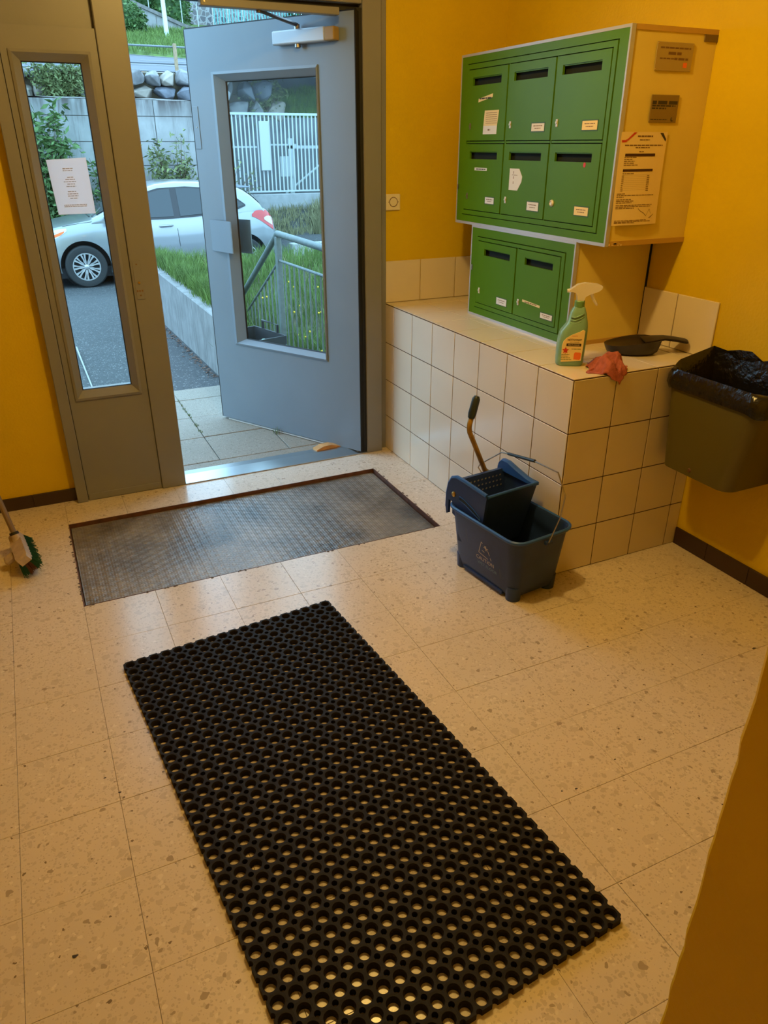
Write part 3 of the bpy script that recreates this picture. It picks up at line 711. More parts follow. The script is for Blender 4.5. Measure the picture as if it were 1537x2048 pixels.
# slots lines are dark behind; stickers
def sticker(dr, pts, m_, rows=(), name='sticker', ink=INKB, hh=.0048):
    o, X = dr; s = MB(); n = len(pts)
    s.add([(x, y, .0042) for x, y in pts]+[(x, y, .005) for x, y in pts], [tuple(range(n)), tuple(range(n, 2*n))]+[(i, (i+1) % n, n+(i+1) % n, n+i) for i in range(n)], X)
    st = s.obj(name, m_, o)
    if rows: 
        pm = MB(); print_lines(pm, X, rows, .0053); pm.obj('sticker_print', ink, o)
sticker(doorsU[(1, 0)], [(.09, .152), (.205, .168), (.207, .182), (.092, .166)], PAPERY, [(.10, .2, .166, .006)], ink=INK)
sticker(doorsU[(1, 0)], [(.142, .058), (.252, .058), (.262, .118), (.148, .118)], PAPERY, [(.16, .25, .108, .002), (.16, .25, .100, .002), (.16, .25, .092, .002), (.16, .25, .084, .002), (.16, .25, .076, .002), (.16, .25, .068, .002)], 'handwritten_note')
sticker(doorsU[(1, 0)], [(.140, .025), (.250, .025), (.252, .058), (.142, .058)], PAPER, [(.18, .2, .042, .006)], 'handwritten_note')
sticker(doorsU[(0, 0)], [(.085, .170), (.190, .170), (.190, .182), (.085, .182)], PAPER, [(.10, .18, .176, .004)], ink=INK)
sticker(doorsU[(0, 1)], [(.050, .100), (.115, .100), (.142, .135), (.145, .155), (.120, .185), (.050, .185)], PAPER, [(.08, .084, .17, .01), (.08, .084, .15, .01), (.08, .084, .13, .01), (.07, .11, .16, .002)], 'cut_paper_note')
sticker(doorsU[(0, 2)], [(.222+.012*math.cos(a*PI/5)*.6, .208+.009*math.sin(a*PI/5)) for a in range(10)], RED, name='red_dot')
MB().box((.2655, -.262, 1.385), (.271, -.27, 1.405)).obj('latch', STEEL, up)
colsL = [(-.488, -.801), (-.817, -1.116)]; rowsL = [(.886, 1.167)]
lo = mail_unit(.270, -.418, -1.197, H+.002, 1.232, colsL, rowsL, (-.471, -1.143, .860, 1.188), 'lower_mailbox_unit', 'smaller green two-door mailbox unit standing on the tiled ledge', -1.197)
dl = []
for c, (y0, y1) in enumerate(colsL):
    w = y0-y1
    d_ = mail_door(lo, .266, y0, y1, *rowsL[0], (.055, w-.045, .222, .252), 'y', [(.185, .022, .082, .030, PAPER), (.20, .022, .082, .022, PAPER)][c]); dl.append(d_)
    d_[0]['label'] = ['left', 'right'][c]+' green mailbox door of the small unit'
sticker(dl[1], [(.06, .066), (.19, .060), (.191, .070), (.061, .076)], PAPERY, [(.08, .17, .068, .004)])
MB().box((.264, -.440, 1.03), (.268, -.430, 1.055)).obj('latch', STEEL, lo)
# wooden strip, tape bits on the side panel
MB().box((.29, -1.3585, 1.921), (XR, -1.357+.002, 1.937)).obj('panel_batten', mat('varnished_batten', (.50, .30, .06), .5), up)
MB().box((.29, -1.3590, 1.232), (XR, -1.355, 1.250)).obj('panel_batten', mat('varnished_batten', (.50, .30, .06), .5), up)
MB().box((.603, -1.3600, 1.899), (.664, -1.356, 1.921)).obj('hinge_block', mat('brown_block', (.16, .10, .03), .6), up)
MB().box((.285, -1.1990, H+.001), (XR-.01, -1.195, .836)).obj('panel_batten', mat('varnished_batten', (.5, .3, .06)), lo)
MB().box((.655, -1.1985, H+.02), (.664, -1.190, 1.225)).obj('gap_shade_strip', DARK, lo)  # strip laid on the panel, shade of a gap painted as dark colour
# rust chips on the batten
ch = MB()
for k in range(16):
    x = rg.uniform(.29, .35); z = rg.uniform(1.234, 1.244); r = rg.uniform(.001, .004)
    ch.add([(x+r*math.cos(2*PI*j/6)*1.5, -1.3595, z+r*math.sin(2*PI*j/6)) for j in range(6)], [tuple(range(6))])
ch.obj('chipped_paint', PAPERY, up, kind='stuff')
# plaques and poster on the side of the upper unit
def side_plate(name, label, cat, x0, x1, z0, z1, m_, y=-1.357, th=.003):
    e = empty(name, ((x0+x1)/2, y, z0), 0, label, cat)
    X = frame(((x0+x1)/2, y-th, (z0+z1)/2), (1, 0, 0), (0, 0, 1), (0, -1, 0))
    MB().box((x0, y-th, z0), (x1, y-.0002, z1), .001).obj('plate', m_, e)
    return e, X
e, X = side_plate('metal_plaque', 'upper bronze-coloured plaque with an orange square on the side of the large mailbox unit', 'plaque', .390, .558, 1.805, 1.891, PLAQ)
pm = MB(); print_lines(pm, X, [(-.068, .072, .026, .005), (-.03, .03, .010, .0085), (-.066, .0, -.006, .004), (.0, .064, -.006, .007)]); pm.obj('engraved_text', INKB, e)
quad(MB(), X, .044, -.031, .062, -.016).obj('orange_logo', ORANGE, e)
for sx_ in (-1, 1):
    for sz_ in (-1, 1): MB().lathe([(.0018, 0), (.001, .001)], 8, X @ Matrix.Translation((sx_*.079, sz_*.038, 0))).obj('screw', BRASS, e)
e, X = side_plate('metal_plaque', 'dark square plaque below the bronze one on the side of the large mailbox unit', 'plaque', .398, .526, 1.646, 1.733, PLAQ2)
pm = MB(); print_lines(pm, X, [(-.058, .058, .019, .011), (-.058, .05, .009, .005), (-.058, .008, .001, .005), (-.058, .02, -.034, .003)]); pm.obj('engraved_text', INK, e)
mo = MB().lathe([(.007, 0), (.007, .0004)], 20, X @ Matrix.Translation((.043, -.033, 0))).obj('round_emblem', INK, e)
MB().lathe([(.0055, 0.0005), (.0055, .0007)], 20, X @ Matrix.Translation((.046, -.031, 0))).obj('round_emblem', PLAQ2, e)
# poster (slightly bowed paper)
pe = empty('printed_poster', (.39, -1.362, 1.305), 0, 'tall printed notice with a red tick taped beside the green mailboxes', 'poster')
def pxy(u, v):   # u 0..1 left-right, v 0..1 bottom-top -> world
    x = (.283+(.497-.283)*u)*(1) + (1-v)*.0 
    return Vector((x, -1.3590-.004*math.sin(PI*u)*(1-v)*1.5-.006*(1-v)**3, 1.306+(1.616-1.306)*v))
pb = MB(); N = 10
pb.add([pxy(i/N, j/N) for j in range(N+1) for i in range(N+1)], [(j*(N+1)+i, j*(N+1)+i+1, (j+1)*(N+1)+i+1, (j+1)*(N+1)+i) for j in range(N) for i in range(N)])
po = pb.obj('paper', PAPERY, pe, smooth='all')
def pq(mb, u0, v0, u1, v1, n=4):
    for k in range(n):
        a = u0+(u1-u0)*k/n; b_ = u0+(u1-u0)*(k+1)/n
        mb.add([pxy(a, v0)+Vector((0, -.0006, 0)), pxy(b_, v0)+Vector((0, -.0006, 0)), pxy(b_, v1)+Vector((0, -.0006, 0)), pxy(a, v1)+Vector((0, -.0006, 0))], [(0, 1, 2, 3)])
def prow(mb, u0, u1, v, h):
    u = u0
    while u < u1-.01:
        w = min(u1-u, rg.uniform(.03, .10)); pq(mb, u, v-h/2, u+w, v+h/2, 1); u += w+.012
k = MB(); pq(k, .13, .745, .78, .775); pq(k, .12, .585, .77, .612); k.obj('table_headings', mat('dark_heading', (.05, .015, .01), .6), pe)
k = MB()
prow(k, .35, .68, .955, .016); prow(k, .40, .62, .918, .01); prow(k, .10, .92, .862, .011); prow(k, .33, .64, .838, .011); prow(k, .42, .52, .795, .010)
for v, u1 in [(.735, .38), (.715, .30), (.695, .35), (.675, .33), (.655, .42), (.565, .36)]: prow(k, .12, u1, v, .007)
for q in range(9): pq(k, .12, .548-q*.02, .72, .549-q*.02, 2); prow(k, .66, .72, .54-q*.02, .007); prow(k, .11, .16, .54-q*.02, .006)
for v, u1 in [(.348, .22), (.330, .86), (.312, .2), (.285, .36), (.268, .42), (.25, .38), (.222, .85), (.205, .82), (.188, .45), (.052, .75), (.038, .85), (.026, .5)]: prow(k, .05, u1, v, .007)
k.obj('printed_text', INKB, pe)
k = MB(); Xo = Vector((0, -.0007, 0))
def ppoly(mb, pts): mb.add([pxy(u, v)+Xo for u, v in pts], [tuple(range(len(pts)))])
ppoly(k, [(.02, .915), (.10, .915), (.14, .93), (.12, .895), (.03, .89)]); ppoly(k, [(.12, .895), (.15, .93), (.27, .995), (.33, .995)]); k.obj('red_tick', RED, pe)
k = MB(); ppoly(k, [(.83, .99), (.90, .99), (.98, .925), (.97, .90)]); k.obj('corner_ribbon', INK, pe)
k = MB(); 
sg = [(.55+.06*q+rg.uniform(-.02, .02), .13+.05*rg.uniform(-1, 1)) for q in range(6)]
for a, b_ in zip(sg, sg[1:]): ppoly(k, [(a[0], a[1]), (a[0], a[1]+.006), (b_[0], b_[1]+.006), (b_[0], b_[1])])
ppoly(k, [(.80, .07), (.83, .07), (.92, .115), (.91, .115)]); k.obj('signature', INKB, pe)

# ================================================================== THINGS ON THE LEDGE
# --- spray bottle: flat front turned to the camera
bz = H+.001
bc = Vector((.120, -1.414, bz))
ang = math.radians(32)
XB = frame(bc, (math.cos(-ang*.9), math.sin(-ang*.9), 0), (0, 0, 1)) # local x right, y up, z towards camera
XB = frame(bc, (.86, -.51, 0), (0, 0, 1), (-.51, -.86, 0)) @ Matrix.Scale(1.30, 4)
bt = empty('spray_bottle', bc, 0, 'green spray cleaner bottle with a clear trigger head standing on the tiled ledge', 'spray bottle')
# outline: (height, left x, right x, half depth)
prof = [(0, -.037, .034, .024), (.004, -.041, .038, .027), (.02, -.0425, .039, .028), (.06, -.042, .040, .028), (.085, -.040, .041, .028), (.10, -.036, .0415, .027), (.112, -.027, .041, .026), (.125, -.018, .039, .024), (.137, -.0155, .036, .021), (.150, -.013, .033, .019), (.158, -.010, .030, .0165), (.165, -.006, .028, .014), (.168, -.005, .025, .0125)]
rings = []
for h, xl, xr, d in prof:
    cx = (xl+xr)/2; rx = (xr-xl)/2; rr = []
    for j in range(28):
        a = 2*PI*j/28; c_, s_ = math.cos(a), math.sin(a); p = .62
        rr.append((cx+rx*abs(c_)**p*(1 if c_ > 0 else -1), h, d*abs(s_)**p*(1 if s_ > 0 else -1)))
    rings.append(rr)
MB().loft(rings, X=XB).obj('bottle_body', BOT, bt, smooth=50)
for hh, w in ((.128, .021), (.137, .021), (.146, .020)):
    MB().tube([(-.012, hh-.004, .0195), (.0, hh-.006, .0225), (.014, hh, .022), (.024, hh+.005, .018)], .0022, 8, X=XB).obj('grip_rib', BOT, bt, smooth='all')
MB().lathe([(.0145, 0), (.0145, .016), (.013, .018)], 24, frame(XB @ Vector((.0105, .167, 0)), (.86, -.51, 0), (-.51, -.86, 0), (0, 0, 1)) @ Matrix.Scale(1.30, 4)).obj('screw_collar', mat('green_collar', (.12, .27, .10), .35), bt, smooth=True)
hd = MB()
hp = [(.002, .184), (.020, .184), (.024, .196), (.034, .202), (.045, .206), (.060, .212), (.068, .219), (.068, .226), (.055, .231), (.020, .234), (.0, .230), (-.012, .221), (-.022, .214), (-.024, .208), (-.016, .210), (-.004, .206), (.0, .198)]
hd.prism([(x, y) for x, y in hp], -.010, .010, X=XB)
hdo = hd.obj('trigger_head', CLEAR, bt)
MB().tube([(.040, .205, 0), (.045, .196, 0), (.050, .186, 0), (.057, .176, 0), (.060, .172, 0)], [.005, .0045, .004, .0035, .003], 8, X=XB).obj('trigger', CLEAR, bt, smooth='all')
MB().tube([(-.020, .212, 0), (-.028, .211, 0)], [.006, .005], 10, X=XB).obj('nozzle', CLEAR, bt, smooth=True)
lb = [(-.029, .014), (.028, .018), (.030, .060), (.031, .104), (.026, .107), (.015, .101), (-.005, .093), (-.020, .083), (-.027, .074), (-.030, .060)]
XL_ = XB @ Matrix.Translation((0, 0, .0290))
MB().prism(lb, -.006, 0, X=XL_).obj('label', LBL, bt)
text('NETTOYANT', .0080, XL_ @ Matrix.Translation((.004, .076, 0)), 'label_text', INK, bt, sx=.85, bold=True)
text('MULTI-SURFACES', .0040, XL_ @ Matrix.Translation((.004, .0705, 0)), 'label_text', INK, bt, sx=.9)
k = MB(); quad(k, XL_, -.018, .060, .024, .068); k.obj('label_band', INK, bt)
text('MULTI-USAGES', .0058, XL_ @ Matrix.Translation((.003, .062, .0004)), 'label_text', LBL, bt, sx=.85)
text('MAISON', .0045, XL_ @ Matrix.Translation((.003, .088, 0)), 'label_text', RED, bt)
k = MB(); print_lines(k, XL_, [(-.002, .026, .052, .0022), (-.03, -.006, .036, .0016), (-.03, -.01, .031, .0016), (-.03, -.004, .026, .0016), (-.03, 0, .021, .0016)]); k.obj('label_text', mat('olive_ink', (.15, .2, .05), .6), bt)
k = MB(); pts = []
for q in range(10):
    a = PI/2+q*PI/5; r = .0105 if q % 2 == 0 else .005; pts.append((-.019+r*math.cos(a), .048+r*math.sin(a)))
poly(k, XL_, pts); k.box((-.0197, .036, 0), (-.0183, .045, .0003), X=XL_); k.obj('red_leaf_mark', RED, bt)
k = MB(); poly(k, XL_, [(.006, .022), (.023, .021), (.026, .024), (.026, .040), (.023, .042), (.009, .043), (.006, .038)]); k.obj('orange_square', ORANGE, bt)
# --- red cloth crumpled at the edge
cl = MB(); N = 44
hidden = Vector((.198, -1.540, H))
def cloth_pt(u, v):
    # u,v in -1..1 ; folded heap that runs over the corner edge
    a = Vector((u*.072, v*.078, 0))
    X_ = Matrix.Rotation(math.radians(-38), 3, 'Z')
    p = X_ @ a
    n1 = noise.noise(Vector((u*1.6+3, v*1.6, 1.3))); n2 = noise.noise(Vector((u*3.7, v*3.7+5, 4.1)))
    rr = math.sqrt(u*u*.95+v*v*.95)
    e = max(0, 1-rr**3)
    ridge = abs(math.sin(3.0*u+2.2*v+1.2*n1))
    z = .004+e*(.024+.036*ridge+.020*n1+.012*n2)
    p.x += .014*n2+.010*n1; p.y += .014*noise.noise(Vector((u*2, v*2, 9)))
    wx_, wy_ = hidden.x+p.x, hidden.y+p.y
    wz = H+max(.0015, z)
    if wy_ < YE-.002:
        over = (YE-.002)-wy_
        wy_ = YE-.004-.006*min(1, over*40)-.002*n2; wz = H+max(0, z*.5)-over*.9
    return Vector((wx_, wy_, wz))
cl.add([cloth_pt(-1+2*i/N, -1+2*j/N) for j in range(N+1) for i in range(N+1)], [(j*(N+1)+i, j*(N+1)+i+1, (j+1)*(N+1)+i+1, (j+1)*(N+1)+i) for j in range(N) for i in range(N)])
co = cl.obj('cleaning_cloth', CLOTH, None, smooth='all', label='crumpled red cloth beside the spray bottle, hanging over the ledge edge', cat='cloth')
md = co.modifiers.new('solid', 'SOLIDIFY'); md.thickness = .0022
# blue-violet corner printed on the cloth
def patch(uv):
    k = MB(); M_ = 6; (u0, v0, u1, v1) = uv
    k.add([cloth_pt(u0+(u1-u0)*i/M_, v0+(v1-v0)*j/M_)+Vector((0, 0, .0012)) for j in range(M_+1) for i in range(M_+1)], [(j*(M_+1)+i, j*(M_+1)+i+1, (j+1)*(M_+1)+i+1, (j+1)*(M_+1)+i) for j in range(M_) for i in range(M_)])
    k.obj('violet_patch', CLOTHB, co, smooth='all')
patch((-.78, .55, -.5, .85)); patch((-.9, .1, -.65, .38))
# --- dustpan head lying at the back
dp_ = empty('dustpan', (.49, -1.42, H), 0, 'small dark plastic dustpan lying on the end of the tiled ledge', 'dustpan')
XP = frame((.455, -1.375, H+.002), (.80, -.60, 0), (.60, .80, 0), (0, 0, 1))
k = MB(); rings = []
NP = 24
def pan_ring(s, z, ox=0):
    return [((.115*s)*math.cos(a)+ox, (.085*s)*math.sin(a)*(1 if math.sin(a) > 0 else .95), z) for a in [2*PI*j/NP for j in range(NP)]]
def zsc(r, ox=0): return [(x+max(0, -x)*.12, y, .0005+z*(.62+.46*smooth01((x+.125)/.21)) if True else z) for x, y, z in r]
k.loft([zsc(r) for r in (pan_ring(.80, 0), pan_ring(.93, .010), pan_ring(1.0, .034), pan_ring(1.03, .050), pan_ring(1.04, .053), pan_ring(1.0, .053), pan_ring(.95, .049), pan_ring(.86, .044), pan_ring(.45, .040))], X=XP)
k.obj('pan', PANM, dp_, smooth=50)
k = MB(); hr = []
for x, z, w, t in [(.045, .053, .050, .003), (.09, .060, .044, .006), (.125, .064, .030, .008), (.165, .060, .027, .009), (.212, .052, .026, .009), (.220, .050, .021, .007)]:
    hr.append([(x, -w, z-t), (x, w, z-t), (x, w, z), (x, w*.4, z+t*.6), (x, -w*.4, z+t*.6), (x, -w, z)])
k.loft(hr, X=XP @ Matrix.Rotation(math.radians(8), 4, 'Z')); k.obj('handle', PANM, dp_, smooth=40)

# ================================================================== WALL BIN
bn = empty('wall_bin', (.57, -1.80, .43), 0, 'olive-brown metal waste bin hung on the yellow wall right of the ledge', 'bin')
def bin_ring(z, x0, ya, yb, r, n=6, cxr=None):
    # starts at wall (y=ya) goes to front, rounded front corners
    pts = [(XR-.002, ya, z)]
    for j in range(n+1):
        a = PI/2*j/n; pts.append((x0+r-r*math.sin(a), ya-(r-r*math.cos(a))*1.0, z))
    pts = [(XR-.002, ya, z)]
    for j in range(n+1):
        a = PI/2*j/n; pts.append((x0+r*(1-math.sin(a)), ya-r*(1-math.cos(a)), z))
    for j in range(n+1):
        a = PI/2*j/n; pts.append((x0+r*(1-math.cos(a)), yb+r*(1-math.sin(a)), z))
    pts.append((XR-.002, yb, z)); return pts
k = MB()
k.loft([bin_ring(.432, .456, -1.655, -1.962, .045), bin_ring(.436, .441, -1.642, -1.975, .05), bin_ring(.80, .432, -1.606, -2.045, .06), bin_ring(.80, .438, -1.612, -2.039, .055), bin_ring(.50, .447, -1.645, -1.97, .05)])
k.obj('bin_body', BINM, bn, smooth=40)
MB().lathe([(.009, 0), (.006, .005)], 12, frame((.4410, -1.795, .462), (0, 1, 0), (0, 0, 1), (-1, 0, 0))).obj('bolt', mat('rusty_bolt', (.12, .05, .03), .6), bn)
MB().box((.436, -1.645, .775), (.445, -1.630, .785), .003).obj('rivet', PAPERY, bn)
k = MB(); rings = []
rb = random.Random(5)
def bag_ring(z, off, amp, seed, tilt=0.):
    base = bin_ring(z, .432-off, -1.606+off*.7, -2.045-off, .065, n=12)
    out = []
    # add more points along back side too
    back = [(XR-.004, -2.05-off+(2.05-1.618+1.8*off)*q/8, z) for q in range(1, 8)]
    allp = base+back
    for i, (x, y, z_) in enumerate(allp):
        nn = noise.noise(Vector((x*38+seed, y*38, seed*2.))); n2 = noise.noise(Vector((x*14+seed, y*14, seed)))
        up_ = max(0, (x-.45)/(XR-.45))
        out.append((min(XR-.002, x+amp*nn*.5), y+amp*nn*.6, z_+amp*.9*n2+tilt*up_*(1+.5*n2)))
    return out
def shr(r, s, dz):
    cx = sum(p[0] for p in r)/len(r); cy = sum(p[1] for p in r)/len(r)
    return [(cx+(p[0]-cx)*s, cy+(p[1]-cy)*s, p[2]+dz) for p in r]
R0 = bag_ring(.748, .008, .020, 1); R0b = bag_ring(.768, .016, .020, 7); R1 = bag_ring(.790, .014, .020, 2); R2 = bag_ring(.812, .008, .014, 3, .05); R3 = bag_ring(.822, .0, .010, 4, .055); R4 = bag_ring(.815, -.012, .012, 5, .045)
k.loft([R0, R0b, R1, R2, R3, R4, shr(R4, .90, -.05), shr(R4, .85, -.13), shr(R4, .8, -.26)], caps=False)
k.obj('bin_liner', BAG, bn, smooth=60)

# ================================================================== MOP BUCKET
bk = empty('mop_bucket', (-.17, -1.51, 0), 0, 'dark blue plastic mop bucket with a wringer in front of the tiled ledge', 'bucket')
th = math.radians(7.0)
XK = frame((-.172, -1.512, 0), (math.cos(th), math.sin(th), 0), (-math.sin(th), math.cos(th), 0))   # local x across, y along (away)
def rrect(hx, hy, r, z, n=5, ox=0, oy=0):
    pts = []
    for (sx_, sy_, a0) in ((1, 1, 0), (-1, 1, PI/2), (-1, -1, PI), (1, -1, 3*PI/2)):
        for j in range(n+1):
            a = a0+PI/2*j/n; pts.append((ox+sx_*(hx-r)+r*math.cos(a), oy+sy_*(hy-r)+r*math.sin(a), z))
    return pts
k = MB()
k.loft([rrect(.112, .178, .035, .022), rrect(.118, .184, .04, .05), rrect(.140, .205, .05, .262), rrect(.148, .213, .055, .264), rrect(.151, .216, .057, .270), rrect(.149, .214, .055, .277), rrect(.141, .206, .05, .278), rrect(.134, .199, .048, .268), rrect(.112, .178, .04, .06)], X=XK)
k.obj('tub', BLUE, bk, smooth=40)
for sx_ in (-1, 1):
    for sy_ in (-1, 1):
        MB().loft([rrect(.028, .028, .026, .0, ox=sx_*.088, oy=sy_*.153), rrect(.031, .031, .029, .06, ox=sx_*.088, oy=sy_*.153)], X=XK).obj('foot', BLUE, bk, smooth=40)
MB().box((-.1185, -.12, .012), (.1185, .12, .024), X=XK).obj('base_skirt', BLUE, bk)
MB().tube([p for p in rrect(.1485, .2135, .055, .275)]+[rrect(.1485, .2135, .055, .275)[0]], .0065, 6, X=XK).obj('tub_rim', BLUE2, bk, smooth=True)
# wringer
wr = MB(); wz = .385
outer0 = [(-.128, .190, wz), (.128, .190, wz), (.128, -.008, wz), (-.126, -.012, wz)]
inner0 = [(-.112, .176, wz), (.118, .176, wz), (.118, .004, wz), (-.116, 0, wz)]
outer1 = [(-.130, .150, .13), (.105, .150, .13), (.105, .045, .13), (-.112, .045, .13)]
inner1 = [(-.100, .130, .15), (.095, .130, .15), (.095, .055, .15), (-.098, .055, .15)]
wr.loft([outer1, outer0, inner0, inner1], X=XK)
wro = wr.obj('wringer', BLUE, bk)
# rim lip of the wringer, raised back wall with rounded ears
k = MB(); k.tube([(-.126, -.012, wz), (.128, -.008, wz), (.128, .190, wz+.002)], .006, 8, X=XK)
k.obj('wringer_rim', BLUE2, wro, smooth=True)
# raised curled right ear
k = MB(); ring = []
for y_, hz in [(-.010, 0), (.04, .006), (.10, .02), (.15, .034), (.185, .034), (.20, .02), (.206, 0)]:
    ring.append([(.104, y_, wz-.01), (.104, y_, wz+hz), (.112, y_, wz+hz+.006), (.126, y_, wz+hz+.004), (.134, y_, wz+hz-.006), (.134, y_, wz-.01)])
k.loft(ring, X=XK); k.obj('wringer_ear', BLUE2, wro, smooth=50)
# near-left cheek plate overhanging the tub side
k = MB(); cheek = [(-.012, wz+.003), (.02, wz+.006), (.12, wz+.012), (.175, wz+.012), (.208, wz-.002), (.228, wz-.03), (.238, wz-.075), (.240, wz-.14), (.234, wz-.165), (.224, wz-.160), (.222, wz-.098), (.196, wz-.098), (.194, wz-.15), (.03, wz-.20), (.012, wz-.19)]
XC = XK @ frame((-.1255, 0, 0), (0, 1, 0), (0, 0, 1), (-1, 0, 0))
k.prism(cheek, -.006, .006, X=XC); k.obj('wringer_cheek', BLUE, wro)
k = MB(); k.tube([(-.008, wz+.004, .002), (.12, wz+.014, .002), (.176, wz+.014, .0), (.210, wz, -.002), (.231, wz-.03, -.004), (.241, wz-.075, -.004), (.243, wz-.14, -.004)], .008, 8, X=XC); k.obj('cheek_lip', BLUE2, wro, smooth=True)
MB().lathe([(.011, 0), (.011, .004), (.006, .007)], 14, XC @ Matrix.Translation((.188, wz-.062, .006))).obj('bolt', BRASS, wro)
sl_ = [(.150, wz-.058), (.12, wz-.060), (.06, wz-.078), (.022, wz-.097), (.018, wz-.107), (.05, wz-.098), (.11, wz-.080), (.15, wz-.074)]
k = MB(); k.prism(sl_, .0061, .0072, X=XC); k.obj('slot', mat('painted_slot_shade', (.003, .006, .014), .6), wro)  # raised patch, the shade of a slot put in as dark colour
k = MB(); k.tube([(x, y, .0075) for x, y in sl_+sl_[:1]], .0018, 6, X=XC); k.obj('slot_rib', BLUE2, wro, smooth=True)
# pale discs for drain holes; light through them is painted as colour
k = MB(); kd = []
for r in range(3):
    for c in range(11):
        x = -.10+c*.019; y0_ = .176-(r*.022+.022)*.20; z_ = wz-.022-r*.020
        k.lathe([(.0042, 0), (.0042, .0008)], 8, XK @ frame((x, y0_-.001, z_), (1, 0, 0), (0, -.19, .98), (0, -.98, -.19)))
k.obj('drain_holes', mat('painted_hole_light', (.35, .35, .36), .7), wro, kind='stuff')
# lever with grip
lv = MB(); lv.tube([(-.11, -1.30, .345), (-.159, -1.30, .381), (-.241, -1.30, .557), (-.2445, -1.30, .575), (-.2435, -1.30, .592), (-.236, -1.30, .625)], .0105, 10)
lv.obj('lever', YMET, bk, smooth='all')
MB().tube([(-.238, -1.30, .617), (-.234, -1.30, .634), (-.220, -1.30, .692), (-.217, -1.30, .703)], [.0135, .0165, .0160, .010], 12).obj('lever_grip', GRIP, bk, smooth=True)
# bail handle
bail = [(-.13, -1.33, .29), (-.16, -1.252, .375), (-.158, -1.262, .393), (-.158, -1.409, .498), (-.158, -1.459, .51), (-.158, -1.617, .54), (-.158, -1.759, .549), (-.157, -1.81, .48), (-.157, -1.797, .392), (-.150, -1.739, .255)]
MB().tube(bail, .0028, 6).obj('bail_wire', STEEL, bk, smooth=True)
MB().tube([(-.158, -1.455, .509), (-.158, -1.622, .541)], .0062, 10).obj('bail_grip', GRIP, bk, smooth=True)
MB().box((-.016, -.232, .246), (.016, -.213, .262), .003, X=XK).obj('bail_lug', BLUE, bk)
# worn caution print on the long side
tl = math.atan2(.022, .212)
XT = XK @ frame((-.1345, -.03, .14), (0, -1, 0), (-math.sin(tl), 0, math.cos(tl)), (-math.cos(tl), 0, -math.sin(tl)))
XT = XT @ Matrix.Translation((0, 0, .0035))
k = MB()
tri = [(-.035, .005), (.048, .002), (-.012, .07)]
def bar(mb, a, b, w):
    a = Vector(a); b = Vector(b); d = (b-a).normalized(); n_ = Vector((-d.y, d.x))*w/2
    poly(mb, XT, [tuple(a+n_), tuple(a-n_), tuple(b-n_), tuple(b+n_)])
for a, b_ in [((-.035, .008), (-.018, .062)), ((-.018, .062), (-.010, .058)), ((-.035, .008), (.020, .000)), ((.022, .036), (.030, .020)), ((.034, .012), (.040, .002)), ((-.004, .044), (.022, .044)), ((.008, .032), (.010, .056)), ((.000, .052), (.018, .034)), ((-.015, .025), (.0, .022))]: bar(k, a, b_, .0028)
k.obj('warning_triangle', SCUFF, bk)
text('CAUTION', .024, XT @ Matrix.Translation((.002, -.024, 0)), 'caution_text', SCUFF, bk, sx=1.0)
text('WET FLOOR', .019, XT @ Matrix.Translation((.014, -.046, 0)), 'caution_text', mat('faded_blue_print', (.12, .22, .30), .7), bk, sx=1.1)
k = MB(); bar(k, (-.115, .08), (-.105, .02), .0015); bar(k, (.09, -.01), (.093, -.05), .003); k.obj('scratches', mat('scratch', (.08, .09, .11), .7), bk)

# ================================================================== BROOM AT THE LEFT EDGE
br = empty('broom', (-1.95, -.52, 0), 0, 'broom with green bristles and a dirty white head on the floor at the left edge', 'broom')
XH = frame((-1.945, -.50, 0), (.15, -.985, 0), (.94, .143, .0), (0, 0, 1))   # x along head toward camera
XH = frame((-1.918, -.572, .020), Vector((.11, -.99, 0)), Vector((.99, .11, 0)), (0, 0, 1)) @ Matrix.Rotation(math.radians(30), 4, 'X')
k = MB(); k.loft([[(-.125, -.016, .05), (-.125, .018, .05), (-.125, .018, .082), (-.125, -.016, .082)], [(-.11, -.022, .05), (-.11, .028, .05), (-.11, .026, .085), (-.11, -.022, .085)], [(.11, -.024, .05), (.11, .030, .05), (.11, .028, .085), (.11, -.024, .085)], [(.13, -.020, .052), (.13, .024, .052), (.13, .022, .080), (.13, -.020, .080)]], X=XH)
hd_ = k.obj('head_block', PINK, br)
k = MB(); rb2 = random.Random(2)
kk = MB()
for q in range(900):
    u = rb2.uniform(-.115, .125); v = rb2.uniform(-.030, .030); L_ = rb2.uniform(.9, 1.1)
    sp_ = 1+.9*L_; b0 = Vector((u, v, .055)); t0 = Vector((u*1.18+rb2.uniform(-.008, .008), v*1.35+rb2.uniform(-.008, .008), .004+rb2.uniform(0, .010)))
    w_ = .0011; tgt = kk if abs(u-.11) < .03 and abs(v) < .012 else k
    tgt.add([b0+Vector((-w_, 0, 0)), b0+Vector((w_, 0, 0)), t0+Vector((w_, 0, 0)), t0+Vector((-w_, 0, 0)), b0+Vector((0, w_, 0)), b0+Vector((0, -w_, 0)), t0+Vector((0, -w_, 0)), t0+Vector((0, w_, 0))], [(0, 1, 2, 3), (4, 5, 6, 7)], XH)
k.obj('bristles', BRISTLE, br, kind='stuff'); kk.obj('red_bristles', BRIST2, br, kind='stuff')
HD = Vector((-.1949, .4264, .8833)); HU = HD.orthogonal().normalized(); HB = Vector((-1.955, -.53, .088))
XSK = frame(HB-HD*.02, HU, HD.cross(HU), HD)
MB().lathe([(.020, 0), (.018, .035), (.017, .055)], 14, XSK).obj('socket', PINK, br, smooth=True)
MB().lathe([(.0185, .048), (.0185, .060)], 14, XSK).obj('socket_ring', BLACK, br, smooth=True)
